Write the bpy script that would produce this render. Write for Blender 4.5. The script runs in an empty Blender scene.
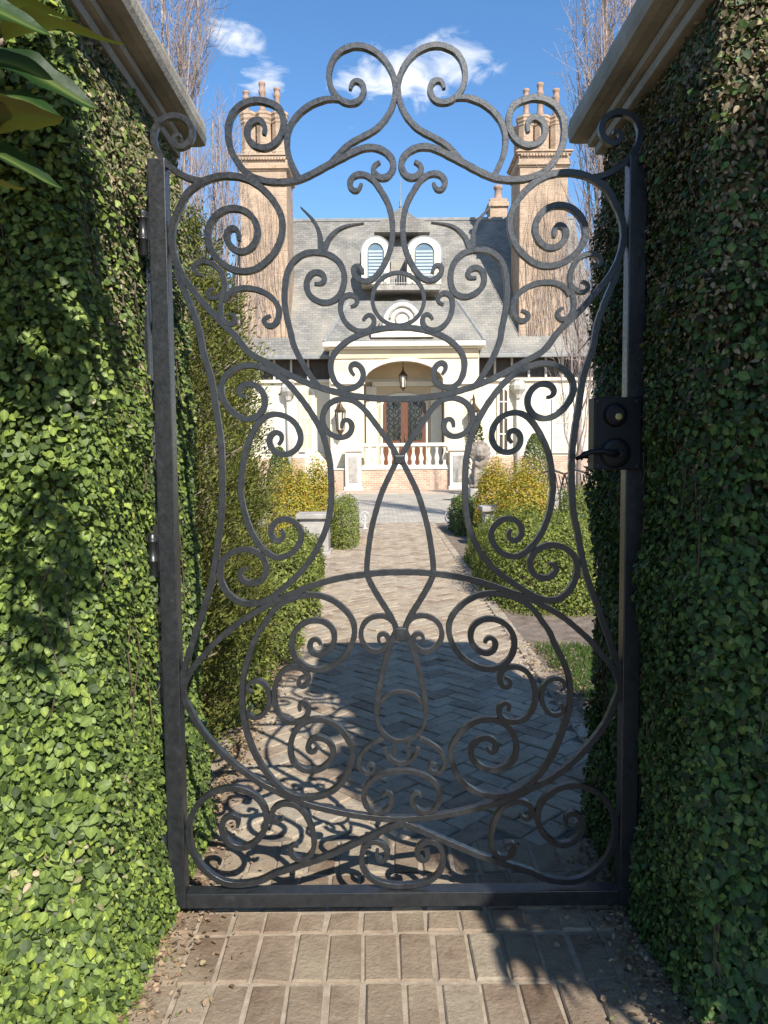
import bpy, bmesh, math, random
import numpy as np
from mathutils import Vector, Matrix, noise as mnoise
R = math.radians
rng = np.random.default_rng(11)
random.seed(5)
S = bpy.context.scene
COL = S.collection

# ------------------------------------------------------------------ camera
F = 769.0; H = 1.5; PITCH = R(4.2); ROLL = R(-0.5)
RM = Matrix.Rotation(math.pi/2 - PITCH, 3, 'X') @ Matrix.Rotation(ROLL, 3, 'Z')
cam = bpy.data.cameras.new('camera'); co = bpy.data.objects.new('camera', cam); COL.objects.link(co)
cam.sensor_fit = 'VERTICAL'; cam.sensor_height = 36; cam.sensor_width = 27; cam.lens = F/1024*36
cam.clip_start = .05; cam.clip_end = 5000
co.matrix_world = Matrix.Translation((0, 0, H)) @ RM.to_4x4()
S.camera = co

def ray(u, v): return RM @ Vector(((u-384)/F, (512-v)/F, -1))
def W(u, v, Y):                      # where the sight line through a photo point meets the upright plane y = Y
    d = ray(u, v); t = Y/d.y
    return d.x*t, H + d.z*t
def WX(u, v, Y): return W(u, v, Y)[0]
def WZ(u, v, Y): return W(u, v, Y)[1]

# ------------------------------------------------------------------ objects
def tag(o, label=None, cat=None, group=None, kind=None):
    if label: o['label'] = label
    if cat: o['category'] = cat
    if group: o['group'] = group
    if kind: o['kind'] = kind
    return o
def empty(name, loc, label, cat, group=None):
    o = bpy.data.objects.new(name, None); COL.objects.link(o); o.location = loc
    o.empty_display_size = .1
    return tag(o, label, cat, group)
def wloc(o):
    v = Vector(o.location)
    while o.parent: o = o.parent; v = v*0 + v
    return v
def link(name, me, mat, parent=None):
    o = bpy.data.objects.new(name, me); COL.objects.link(o)
    if mat: me.materials.append(mat)
    if parent:
        o.parent = parent
        p = parent
        if p.type == 'EMPTY': o.matrix_parent_inverse = Matrix.Translation(-Vector(p.location))
    return o
def from_bm(name, bm, mat, parent=None, smooth=False):
    me = bpy.data.meshes.new(name)
    bmesh.ops.recalc_face_normals(bm, faces=bm.faces[:])
    bm.to_mesh(me); bm.free()
    if smooth: me.polygons.foreach_set('use_smooth', [True]*len(me.polygons))
    return link(name, me, mat, parent)
def from_np(name, V, Fc, mat, parent=None, smooth=False):   # V (n,3); Fc (m,k)
    V = np.asarray(V, np.float32); Fc = np.asarray(Fc, np.int32)
    me = bpy.data.meshes.new(name)
    n, (m, k) = len(V), Fc.shape
    me.vertices.add(n); me.vertices.foreach_set('co', V.ravel())
    me.loops.add(m*k); me.loops.foreach_set('vertex_index', Fc.ravel())
    me.polygons.add(m)
    me.polygons.foreach_set('loop_start', np.arange(0, m*k, k, dtype=np.int32))
    me.polygons.foreach_set('loop_total', np.full(m, k, np.int32))
    me.polygons.foreach_set('use_smooth', np.full(m, bool(smooth)))
    me.update(calc_edges=True); me.validate()
    return link(name, me, mat, parent)
def bx(bm, x0, x1, y0, y1, z0, z1, bev=0, rot=0):
    b2 = bmesh.new()
    bmesh.ops.create_cube(b2, size=1)
    for v in b2.verts:
        v.co = Vector(((x0+x1)/2 + v.co.x*(x1-x0), (y0+y1)/2 + v.co.y*(y1-y0), (z0+z1)/2 + v.co.z*(z1-z0)))
    if bev: bmesh.ops.bevel(b2, geom=b2.edges[:], offset=bev, segments=2, affect='EDGES', profile=.6)
    merge(bm, b2)
def merge(bm, b2):
    me = bpy.data.meshes.new('tmp'); b2.to_mesh(me); b2.free(); bm.from_mesh(me); bpy.data.meshes.remove(me)
def box(name, x0, x1, y0, y1, z0, z1, mat, parent=None, bev=0):
    bm = bmesh.new(); bx(bm, x0, x1, y0, y1, z0, z1, bev); return from_bm(name, bm, mat, parent)
def prism(bm, pts, y0, y1):          # polygon in x,z pushed through from y0 to y1
    a = [bm.verts.new((x, y0, z)) for x, z in pts]; b = [bm.verts.new((x, y1, z)) for x, z in pts]
    bm.faces.new(a); bm.faces.new(b[::-1])
    n = len(pts)
    for i in range(n): bm.faces.new((a[i], b[i], b[(i+1) % n], a[(i+1) % n]))
def polyface(bm, pts):
    bm.faces.new([bm.verts.new(p) for p in pts])
def lathe(bm, prof, c, n=16):        # prof: (r, z) list
    rings = []
    for r, z in prof:
        rings.append([bm.verts.new((c[0]+r*math.cos(2*math.pi*i/n), c[1]+r*math.sin(2*math.pi*i/n), c[2]+z)) for i in range(n)])
    for a, b in zip(rings, rings[1:]):
        for i in range(n): bm.faces.new((a[i], a[(i+1) % n], b[(i+1) % n], b[i]))
    bm.faces.new(rings[0][::-1]); bm.faces.new(rings[-1])
def tube(bm, pts, rad, n=6):         # pts: list of Vector, rad: number or list
    pts = [Vector(p) for p in pts]
    if not hasattr(rad, '__len__'): rad = [rad]*len(pts)
    prev = None; rings = []
    for i, p in enumerate(pts):
        t = (pts[min(i+1, len(pts)-1)] - pts[max(i-1, 0)]).normalized()
        ref = Vector((0, 0, 1)) if abs(t.z) < .9 else Vector((0, 1, 0))
        a = t.cross(ref).normalized(); b = t.cross(a)
        rings.append([bm.verts.new(p + (a*math.cos(2*math.pi*k/n) + b*math.sin(2*math.pi*k/n))*rad[i]) for k in range(n)])
    for a, b in zip(rings, rings[1:]):
        for i in range(n): bm.faces.new((a[i], a[(i+1) % n], b[(i+1) % n], b[i]))
    bm.faces.new(rings[0][::-1]); bm.faces.new(rings[-1])

# ------------------------------------------------------------------ materials
def newmat(name):
    m = bpy.data.materials.new(name); m.use_nodes = True
    nt = m.node_tree; p = nt.nodes['Principled BSDF']; return m, nt, p
def ramp(nt, stops, interp='LINEAR'):
    r = nt.nodes.new('ShaderNodeValToRGB'); r.color_ramp.interpolation = interp
    el = r.color_ramp.elements
    while len(el) < len(stops): el.new(.5)
    for e, (p, c) in zip(el, stops): e.position = p; e.color = (*c, 1)
    return r
def noisetex(nt, scale, detail=4, rough=.55, coord='Object', vec=None, stretch=None):
    n = nt.nodes.new('ShaderNodeTexNoise'); n.inputs['Scale'].default_value = scale
    n.inputs['Detail'].default_value = detail; n.inputs['Roughness'].default_value = rough
    if vec is None:
        tc = nt.nodes.new('ShaderNodeTexCoord'); vec = tc.outputs[coord]
    if stretch:
        mp = nt.nodes.new('ShaderNodeMapping'); mp.inputs['Scale'].default_value = stretch
        nt.links.new(vec, mp.inputs['Vector']); vec = mp.outputs['Vector']
    nt.links.new(vec, n.inputs['Vector']); return n
def bump(nt, p, height, strength=.3, dist=.01):
    b = nt.nodes.new('ShaderNodeBump'); b.inputs['Strength'].default_value = strength; b.inputs['Distance'].default_value = dist
    nt.links.new(height, b.inputs['Height']); nt.links.new(b.outputs['Normal'], p.inputs['Normal']); return b
def mixc(nt, fac, a, b, mode='MIX'):
    m = nt.nodes.new('ShaderNodeMix'); m.data_type = 'RGBA'; m.blend_type = mode
    for sock, val in ((m.inputs[0], fac), (m.inputs[6], a), (m.inputs[7], b)):
        if isinstance(val, (int, float)): sock.default_value = val
        elif isinstance(val, tuple): sock.default_value = (*val, 1)
        else: nt.links.new(val, sock)
    return m.outputs[2]
def mottled(name, c1, c2, scale=6, rough=.8, bumps=.3, dist=.01, spec=.3, fine=None, stretch=None, metal=0):
    m, nt, p = newmat(name)
    n = noisetex(nt, scale, 6, .6, stretch=stretch); r = ramp(nt, [(.3, c1), (.7, c2)])
    nt.links.new(n.outputs['Fac'], r.inputs['Fac']); nt.links.new(r.outputs['Color'], p.inputs['Base Color'])
    p.inputs['Roughness'].default_value = rough; p.inputs['Specular IOR Level'].default_value = spec; p.inputs['Metallic'].default_value = metal
    if bumps:
        n2 = noisetex(nt, fine or scale*8, 5, .6); bump(nt, p, n2.outputs['Fac'], bumps, dist)
    return m
def leafmat(name, stops, rough=.45, trans=.25, spec=.4, big=None):
    """each leaf (mesh island) gets its own colour off the ramp"""
    m, nt, p = newmat(name)
    g = nt.nodes.new('ShaderNodeNewGeometry'); r = ramp(nt, stops)
    fac = g.outputs['Random Per Island']
    if big:
        n = noisetex(nt, big[0], 3, .5)
        mm = nt.nodes.new('ShaderNodeMath'); mm.operation = 'MULTIPLY_ADD'; mm.inputs[1].default_value = big[1]
        nt.links.new(n.outputs['Fac'], mm.inputs[0])
        m2 = nt.nodes.new('ShaderNodeMath'); m2.operation = 'MULTIPLY_ADD'; m2.inputs[1].default_value = 1-big[1]*.5; m2.inputs[2].default_value = -big[1]*.25
        nt.links.new(fac, m2.inputs[0]); nt.links.new(m2.outputs[0], mm.inputs[2]); fac = mm.outputs[0]
    nt.links.new(fac, r.inputs['Fac'])
    at_ = nt.nodes.new('ShaderNodeAttribute'); at_.attribute_name = 'rib'
    pw_ = nt.nodes.new('ShaderNodeMath'); pw_.operation = 'POWER'; pw_.inputs[1].default_value = 4; nt.links.new(at_.outputs['Fac'], pw_.inputs[0])
    n_ = noisetex(nt, 120, 3, .6); sp_ = ramp(nt, [(.3, (.78, .8, .75)), (.6, (1.06, 1.06, 1.06))]); nt.links.new(n_.outputs['Fac'], sp_.inputs['Fac'])
    cc_ = mixc(nt, 1., r.outputs['Color'], sp_.outputs['Color'], 'MULTIPLY')
    nt.links.new(mixc(nt, pw_.outputs[0], cc_, mixc(nt, 1., cc_, (1.55, 1.5, 1.3), 'MULTIPLY')), p.inputs['Base Color'])
    p.inputs['Roughness'].default_value = rough; p.inputs['Specular IOR Level'].default_value = spec
    if trans:
        t = nt.nodes.new('ShaderNodeBsdfTranslucent'); mx = nt.nodes.new('ShaderNodeMixShader'); mx.inputs[0].default_value = trans
        tint = mixc(nt, 1.0, r.outputs['Color'], (1.6, 1.5, .5), 'MULTIPLY')
        nt.links.new(tint, t.inputs['Color']); nt.links.new(p.outputs[0], mx.inputs[1]); nt.links.new(t.outputs[0], mx.inputs[2])
        nt.links.new(mx.outputs[0], nt.nodes['Material Output'].inputs['Surface'])
    return m
def brickmat(name, c1, c2, mortar, bw, bh, msize=.012, rough=.85, axes='xz', bumps=.5, vary=None, off=.5):
    m, nt, p = newmat(name)
    tc = nt.nodes.new('ShaderNodeTexCoord'); sp = nt.nodes.new('ShaderNodeSeparateXYZ'); cb = nt.nodes.new('ShaderNodeCombineXYZ')
    nt.links.new(tc.outputs['Object'], sp.inputs[0])
    nm = {'x': 'X', 'y': 'Y', 'z': 'Z'}
    if axes == 'wz':                # any upright face: x + y along, z up
        ad = nt.nodes.new('ShaderNodeMath'); nt.links.new(sp.outputs['X'], ad.inputs[0]); nt.links.new(sp.outputs['Y'], ad.inputs[1])
        nt.links.new(ad.outputs[0], cb.inputs['X']); nt.links.new(sp.outputs['Z'], cb.inputs['Y'])
    else:
        nt.links.new(sp.outputs[nm[axes[0]]], cb.inputs['X']); nt.links.new(sp.outputs[nm[axes[1]]], cb.inputs['Y'])
    b = nt.nodes.new('ShaderNodeTexBrick'); nt.links.new(cb.outputs[0], b.inputs['Vector'])
    b.inputs['Scale'].default_value = 1; b.inputs['Brick Width'].default_value = bw; b.inputs['Row Height'].default_value = bh
    b.inputs['Mortar Size'].default_value = msize; b.inputs['Mortar Smooth'].default_value = .15; b.inputs['Bias'].default_value = -.1
    b.offset = off
    b.inputs['Color1'].default_value = (*c1, 1); b.inputs['Color2'].default_value = (*c2, 1); b.inputs['Mortar'].default_value = (*mortar, 1)
    n = noisetex(nt, 1.3, 5, .6); r = ramp(nt, [(.3, (.75, .75, .75)), (.7, (1.15, 1.12, 1.08))])
    nt.links.new(n.outputs['Fac'], r.inputs['Fac'])
    c = mixc(nt, 1.0, b.outputs['Color'], r.outputs['Color'], 'MULTIPLY')
    if vary:
        n3 = noisetex(nt, vary[0], 4, .6); r3 = ramp(nt, [(.45, (0, 0, 0)), (.7, (1, 1, 1))]); nt.links.new(n3.outputs['Fac'], r3.inputs['Fac'])
        f = nt.nodes.new('ShaderNodeMath'); f.operation = 'MULTIPLY'; f.inputs[1].default_value = vary[2]; nt.links.new(r3.outputs['Color'], f.inputs[0])
        c = mixc(nt, f.outputs[0], c, vary[1])
    nt.links.new(c, p.inputs['Base Color']); p.inputs['Roughness'].default_value = rough; p.inputs['Specular IOR Level'].default_value = .25
    if bumps: bump(nt, p, b.outputs['Fac'], -bumps if False else bumps, -.01)
    return m

M = {}
# wrought iron: dark paint with weathering, a little dust
def iron():
    m, nt, p = newmat('wrought_iron_paint')
    n = noisetex(nt, 34, 6, .65); r = ramp(nt, [(.35, (.0105, .0115, .013)), (.62, (.019, .0205, .0225)), (.85, (.046, .048, .049))])
    nt.links.new(n.outputs['Fac'], r.inputs['Fac']); nt.links.new(r.outputs['Color'], p.inputs['Base Color'])
    r2 = ramp(nt, [(.3, (.25, .25, .25)), (.7, (.46, .46, .46))]); n2 = noisetex(nt, 90, 5, .7)
    nt.links.new(n2.outputs['Fac'], r2.inputs['Fac']); nt.links.new(r2.outputs['Color'], p.inputs['Roughness'])
    p.inputs['Specular IOR Level'].default_value = .6
    n3 = noisetex(nt, 160, 4, .7); bump(nt, p, n3.outputs['Fac'], .12, .003)
    return m
M['iron'] = iron()
M['lockblack'] = mottled('black_lock_paint', (.004, .0045, .006), (.008, .009, .011), 20, .5, .1, .002, .3)
M['brass'] = mottled('worn_brass', (.35, .28, .12), (.5, .42, .2), 60, .4, .1, .002, .5, metal=.8)
M['cornice'] = mottled('weathered_limestone', (.24, .21, .16), (.38, .335, .265), 7, .9, .6, .008)
M['pillar'] = mottled('pillar_render', (.035, .028, .02), (.08, .065, .05), 4, .9, .5)  # dark colour stands in for shade in the gaps between leaves
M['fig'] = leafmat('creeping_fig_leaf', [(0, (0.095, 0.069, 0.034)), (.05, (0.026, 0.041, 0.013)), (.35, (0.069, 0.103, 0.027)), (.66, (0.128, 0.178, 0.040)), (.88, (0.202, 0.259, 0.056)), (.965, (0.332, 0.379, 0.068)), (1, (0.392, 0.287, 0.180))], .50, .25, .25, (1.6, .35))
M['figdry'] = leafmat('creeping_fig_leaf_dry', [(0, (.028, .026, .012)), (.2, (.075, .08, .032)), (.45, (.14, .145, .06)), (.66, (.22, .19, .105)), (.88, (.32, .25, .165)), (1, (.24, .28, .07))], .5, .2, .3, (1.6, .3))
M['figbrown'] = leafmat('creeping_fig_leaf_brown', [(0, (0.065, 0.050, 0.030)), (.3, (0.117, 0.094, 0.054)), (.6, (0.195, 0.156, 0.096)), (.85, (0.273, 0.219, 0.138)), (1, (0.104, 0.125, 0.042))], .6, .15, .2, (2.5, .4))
M['figshade'] = leafmat('creeping_fig_leaf_shaded', [(0, (0.058, 0.037, 0.022)), (.18, (0.023, 0.037, 0.014)), (.45, (0.039, 0.075, 0.024)), (.72, (0.065, 0.119, 0.031)), (.9, (0.111, 0.169, 0.042)), (1, (0.208, 0.150, 0.084))], .52, .2, .25, (1.8, .35))  # darker copy of the fig leaf: the right pillar's shade put into the colour
M['twig'] = mottled('creeper_twig', (.05, .035, .025), (.12, .085, .06), 20, .9, 0)
M['bark'] = mottled('grey_bark', (.14, .11, .085), (.28, .23, .18), 9, .9, .4)
M['baretwig'] = mottled('bare_twigs', (.22, .165, .135), (.38, .30, .255), 3, .9, 0)
M['vine'] = mottled('dry_vine', (.26, .19, .14), (.42, .33, .26), 3, .9, 0)
M['conifer'] = leafmat('arborvitae_spray', [(0, (.10, .065, .035)), (.2, (.06, .06, .02)), (.45, (.10, .115, .026)), (.75, (.17, .18, .035)), (.93, (.25, .24, .055)), (1, (.28, .18, .09))], .6, .28, .25, (1.2, .5))
M['juniper'] = leafmat('juniper_spray', [(0, (.13, .09, .05)), (.2, (.08, .10, .025)), (.6, (.16, .19, .04)), (1, (.27, .28, .07))], .6, .25, .25, (2, .3))
M['golden'] = leafmat('golden_leaf', [(0, (.13, .16, .02)), (.3, (.26, .26, .03)), (.6, (.40, .33, .04)), (.8, (.46, .29, .05)), (1, (.46, .17, .07))], .5, .3, .3, (3.5, .45))
M['boxleaf'] = leafmat('box_leaf', [(0, (.04, .06, .015)), (.35, (.10, .13, .025)), (.75, (.2, .22, .04)), (1, (.33, .31, .06))], .5, .25, .3, (1.6, .4))
M['darkbox'] = leafmat('clipped_green_leaf', [(0, (.03, .05, .015)), (.5, (.07, .10, .022)), (1, (.14, .17, .035))], .5, .2, .3)
M['magnolia_plain'] = leafmat('magnolia_leaf', [(0, (.018, .050, .012)), (.6, (.030, .075, .016)), (1, (.05, .1, .02))], .22, .12, .55)
def magmat():
    m, nt, p = newmat('magnolia_leaf_two_sided')
    g = nt.nodes.new('ShaderNodeNewGeometry'); r = ramp(nt, [(0, (.009, .026, .007)), (.6, (.016, .042, .009)), (1, (.026, .062, .012))]); r2 = ramp(nt, [(0, (.09, .06, .018)), (.6, (.13, .09, .026)), (1, (.09, .095, .025))])
    for q in (r, r2): nt.links.new(g.outputs['Random Per Island'], q.inputs['Fac'])
    at_ = nt.nodes.new('ShaderNodeAttribute'); at_.attribute_name = 'rib'
    pw_ = nt.nodes.new('ShaderNodeMath'); pw_.operation = 'POWER'; pw_.inputs[1].default_value = 9; nt.links.new(at_.outputs['Fac'], pw_.inputs[0])
    c_ = mixc(nt, g.outputs['Backfacing'], r.outputs['Color'], r2.outputs['Color'])
    nt.links.new(mixc(nt, pw_.outputs[0], c_, (.09, .12, .03)), p.inputs['Base Color'])
    rr = ramp(nt, [(0, (.46, .46, .46)), (1, (.75, .75, .75))]); nt.links.new(g.outputs['Backfacing'], rr.inputs['Fac']); nt.links.new(rr.outputs['Color'], p.inputs['Roughness'])
    p.inputs['Specular IOR Level'].default_value = .15; n = noisetex(nt, 45, 4, .6); bump(nt, p, n.outputs['Fac'], .25, .004)
    t = nt.nodes.new('ShaderNodeBsdfTranslucent'); t.inputs['Color'].default_value = (.12, .16, .02, 1); mx = nt.nodes.new('ShaderNodeMixShader'); mx.inputs[0].default_value = .14
    nt.links.new(p.outputs[0], mx.inputs[1]); nt.links.new(t.outputs[0], mx.inputs[2]); nt.links.new(mx.outputs[0], nt.nodes['Material Output'].inputs['Surface'])
    return m
M['magnolia'] = magmat()
M['grass'] = leafmat('grass_blade', [(0, (.03, .07, .012)), (.6, (.06, .12, .02)), (1, (.12, .17, .04))], .6, .3, .25)
M['litter'] = leafmat('dry_leaf', [(0, (.10, .065, .04)), (.5, (.24, .16, .10)), (.85, (.36, .26, .17)), (1, (.12, .14, .04))], .8, .1, .2)
M['soil'] = mottled('mulch_soil', (.11, .082, .06), (.28, .215, .165), 9, .95, .8, .03)
M['cream'] = mottled('cream_stucco', (.62, .555, .42), (.71, .645, .505), .8, .85, .1, .004)
M['trim'] = mottled('cream_cast_stone', (.63, .57, .455), (.735, .675, .555), 1.5, .8, .15, .004)
M['ashlar'] = brickmat('cream_ashlar', (.62, .55, .41), (.70, .63, .485), (.48, .42, .32), 1.5, .62, .012, axes='xz', bumps=.3)
M['tan'] = mottled('tan_plaster_and_shade', (.50, .40, .26), (.60, .48, .33), .9, .85, .1)
M['slate'] = brickmat('roof_slate', (.16, .154, .142), (.23, .22, .20), (.112, .109, .10), .30, .125, .010, .7, 'xz', .5, (.5, (.38, .34, .27), .45))
M['slatedark'] = mottled('lead_flashing', (.16, .16, .155), (.26, .26, .25), 3, .6, .1)
M['brick'] = brickmat('chimney_brick', (.33, .225, .15), (.45, .32, .22), (.41, .335, .26), .24, .085, .014, .9, 'wz', .4)
M['brickbase'] = brickmat('porch_brick', (.38, .22, .15), (.52, .35, .25), (.5, .43, .35), .24, .085, .014, .9, 'xz', .4)
M['pot'] = mottled('clay_chimney_pot', (.24, .155, .115), (.36, .25, .19), 5, .85, .1)
M['shadepane'] = mottled('dark_eave_shade_and_pane', (.035, .028, .024), (.07, .055, .045), 3, .6, 0)  # eave shade and dark windows put into one dark brown; also a pane
M['door'] = mottled('varnished_door_wood', (.085, .032, .016), (.15, .056, .025), 3, .35, .1, .003, .5, stretch=(6, 6, .6))
M['doorglass'] = mottled('dark_door_glass', (.018, .018, .018), (.04, .035, .03), 2, .08, 0, spec=.6)
M['blackiron'] = mottled('black_ironwork', (.012, .012, .013), (.025, .025, .026), 12, .45, 0)
M['bronze'] = mottled('bronze_lantern', (.06, .04, .025), (.13, .09, .05), 8, .45, .1, metal=.6)
M['lampglass'] = mottled('lantern_glass', (.45, .42, .34), (.55, .5, .42), 4, .12, 0, spec=.5)
M['pane'] = mottled('window_pane', (.10, .15, .19), (.16, .22, .26), 1.5, .08, 0, spec=.6)
M['sheer'] = mottled('pale_curtain_pane', (.40, .38, .32), (.52, .49, .42), 2, .2, 0, spec=.5)
M['blind'] = mottled('pale_blue_shutter', (.30, .35, .365), (.39, .44, .45), 2, .6, 0)
M['lead'] = mottled('grey_downpipe', (.38, .36, .32), (.48, .46, .42), 3, .6, .1)
M['lion'] = mottled('aged_stone', (.15, .12, .095), (.33, .28, .23), 5, .9, .6, .02)
M['planter'] = mottled('pale_stone', (.22, .20, .175), (.40, .37, .325), 5, .9, .4, .01)
M['drive'] = brickmat('driveway_sett', (.34, .305, .25), (.46, .42, .35), (.29, .26, .215), .22, .14, .014, .9, 'xy', .4)
M['teal'] = mottled('teal_cushion', (.05, .16, .17), (.09, .22, .22), 8, .9, 0)
def paver(name, stops, dust):
    m, nt, p = newmat(name)
    g = nt.nodes.new('ShaderNodeNewGeometry'); r = ramp(nt, stops); nt.links.new(g.outputs['Random Per Island'], r.inputs['Fac'])
    n = noisetex(nt, 22, 6, .7); r2 = ramp(nt, [(.3, (.66, .64, .62)), (.55, (1, 1, 1)), (.8, (1.2, 1.17, 1.1))]); nt.links.new(n.outputs['Fac'], r2.inputs['Fac'])
    c = mixc(nt, 1.0, r.outputs['Color'], r2.outputs['Color'], 'MULTIPLY')
    n3 = noisetex(nt, 3.2, 6, .65); r3 = ramp(nt, [(.42, (0, 0, 0)), (.75, (.8, .8, .8))]); nt.links.new(n3.outputs['Fac'], r3.inputs['Fac'])
    c = mixc(nt, r3.outputs['Color'], c, dust)
    nt.links.new(c, p.inputs['Base Color']); p.inputs['Roughness'].default_value = .88; p.inputs['Specular IOR Level'].default_value = .25
    n4 = noisetex(nt, 70, 6, .7); bump(nt, p, n4.outputs['Fac'], .8, .010)
    return m
M['paver'] = paver('path_brick', [(0, (0.230, 0.166, 0.118)), (.4, (0.321, 0.248, 0.177)), (.8, (0.377, 0.305, 0.221)), (1, (0.275, 0.236, 0.189))], (0.394, 0.333, 0.248))
M['soldier'] = paver('threshold_brick', [(0, (0.149, 0.099, 0.065)), (.3, (0.209, 0.150, 0.104)), (.7, (0.264, 0.199, 0.139)), (1, (0.298, 0.246, 0.180))], (0.330, 0.273, 0.190))
M['joint'] = mottled('sandy_joint', (0.228, 0.181, 0.131), (0.380, 0.312, 0.234), 30, .95, .6, .006)
M['jointdark'] = mottled('weathered_shaded_joint', (.10, .085, .07), (.19, .16, .13), 30, .95, .6, .006)  # weathered dark joints, with the path's shaded look put into the colour
# ------------------------------------------------------------------ leaves
_st = [(0, .02), (.14, .24), (.42, .37), (.74, .24), (1, .005)]
LV = np.array([v for y, w in _st for v in ((-w, y, .16*w - .13*y*y), (0, y, -.13*y*y), (w, y, .16*w - .13*y*y))], np.float32)
LF = np.array([f for i in range(len(_st)-1) for a in (3*i,) for f in ((a, a+1, a+4, a+3), (a+1, a+2, a+5, a+4))], np.int32)
SV = np.array([(0, 0, 0), (-.16, .45, .02), (0, 1, -.05), (.16, .45, .02)], np.float32)      # slim spray
SF = np.array([(0, 3, 2), (0, 2, 1)], np.int32)
FV = np.array([(0, 0, 0), (-.34, .32, .06), (-.26, .72, .03), (0, 1, -.08), (.26, .72, .03), (.34, .32, .06)], np.float32)   # far, small leaf
FF = np.array([(0, 5, 4, 3), (0, 3, 2, 1)], np.int32)
def unit(a): return a/np.maximum(np.linalg.norm(a, axis=1, keepdims=True), 1e-6)
def rib(o, v): o.data.attributes.new('rib', 'FLOAT', 'POINT').data.foreach_set('value', v.astype(np.float32))
def leaves(name, P, N, T, size, mat, parent=None, wide=1., shape='leaf'):
    """P base points, N leaf normals, T tip directions, size per leaf"""
    lv, lf = {'leaf': (LV, LF), 'slim': (SV, SF), 'far': (FV, FF)}[shape]
    N = unit(N); T = unit(T - N*np.sum(T*N, 1, keepdims=True)); B = np.cross(T, N)
    n = len(P); k = len(lv)
    cup = rng.uniform(.3, 1.8, n)[:, None, None]
    wd = (wide*rng.uniform(.8, 1.2, n))[:, None, None]
    s = np.asarray(size)[:, None, None]
    V = P[:, None, :] + s*(lv[None, :, 0:1]*wd*B[:, None, :] + lv[None, :, 1:2]*T[:, None, :] + lv[None, :, 2:3]*cup*N[:, None, :])
    Fc = lf[None] + (np.arange(n)*k)[:, None, None]
    o = from_np(name, V.reshape(-1, 3), Fc.reshape(-1, lf.shape[1]), mat, parent, shape == 'leaf')
    if shape == 'leaf': rib(o, np.tile(np.array([0, 1, 0]*5, np.float32), n))
    return o
def nz(P, f=1., seed=0.):            # cheap vector noise in -1..1 for (n,3) points
    return np.array([mnoise.noise(Vector((p[0]*f+seed, p[1]*f-seed, p[2]*f+2*seed))) for p in P])
def rnd(n): return rng.normal(size=(n, 3))

# ------------------------------------------------------------------ ground, path, drive
XG = (WX(397, 100, 2.375) + WX(402, 830, 2.375))/2      # centre line of the gate
bm = bmesh.new()
polyface(bm, [(-900, -300, 0), (900, -300, 0), (900, 2500, 0), (-900, 2500, 0)])
g = from_bm('ground', bm, M['soil']); tag(g, kind='structure')
bm = bmesh.new(); bx(bm, -14, 16, 17, 30, .0, .008); d = from_bm('driveway', bm, M['drive']); tag(d, kind='structure')
bm = bmesh.new(); bx(bm, -7, 8, 30.004, 33.2, .0, .03, .006); d = from_bm('brick_apron', bm, brickmat('apron_brick', (.42, .30, .22), (.52, .40, .30), (.46, .4, .33), .22, .11, .012, .9, 'xy', .4)); tag(d, kind='structure')
PX0, PX1 = -.86, 1.12
bm = bmesh.new(); bx(bm, PX0-.02, PX1+.02, 2.87, 17, -.02, .012); d = from_bm('path_bed', bm, M['jointdark']); tag(d, kind='structure')
def brick(bm, cx, cy, lx, ly, ang, ztop, tilt):
    hx, hy = lx/2, ly/2; ca, sa = math.cos(ang), math.sin(ang)
    jit = {(a, b): (random.gauss(0, .0022), random.gauss(0, .0022), random.gauss(0, .0008)) for a in (0, 1) for b in (0, 1)}
    def pt(x, y, z):
        j = jit[(int(x > 0), int(y > 0))]; x += j[0]; y += j[1]
        return bm.verts.new((cx+x*ca-y*sa, cy+x*sa+y*ca, z+j[2]+tilt[0]*x+tilt[1]*y))
    c = .005
    lo = [pt(sx*hx, sy*hy, ztop-.03) for sx, sy in ((-1, -1), (1, -1), (1, 1), (-1, 1))]
    mi = [pt(sx*hx, sy*hy, ztop-.006) for sx, sy in ((-1, -1), (1, -1), (1, 1), (-1, 1))]
    up = [pt(sx*(hx-c), sy*(hy-c), ztop) for sx, sy in ((-1, -1), (1, -1), (1, 1), (-1, 1))]
    bm.faces.new(up)
    for a, b in ((lo, mi), (mi, up)):
        for i in range(4): bm.faces.new((a[i], a[(i+1) % 4], b[(i+1) % 4], b[i]))
bm = bmesh.new(); U = .104; r2 = math.sqrt(.5)
def tl(): return (random.gauss(0, .009), random.gauss(0, .009))
for i in range(-150, 190):
    for j in range(-150, 190):
        m = (i-j) % 4
        if m == 0: cx, cy, lx, ly = i+1, j+.5, 2, 1
        elif m == 2: cx, cy, lx, ly = i+.5, j, 1, 2
        else: continue
        wx, wy = (cx-cy)*r2*U, (cx+cy)*r2*U + 2.8       # turned 45 degrees
        if PX0+.16 < wx < PX1-.16 and 2.86 < wy < 16.95:
            g_ = .007
            brick(bm, wx, wy, lx*U-g_, ly*U-g_, math.pi/4, .022+random.gauss(0, .0022), tl())
y = 2.88
while y < 16.9:
    for xb in (PX0+.055, PX1-.055): brick(bm, xb, y+.1, .1, .2, 0, .024+random.gauss(0, .002), tl())
    y += .21
d = from_bm('brick_path', bm, M['paver']); tag(d, kind='structure')
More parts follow.
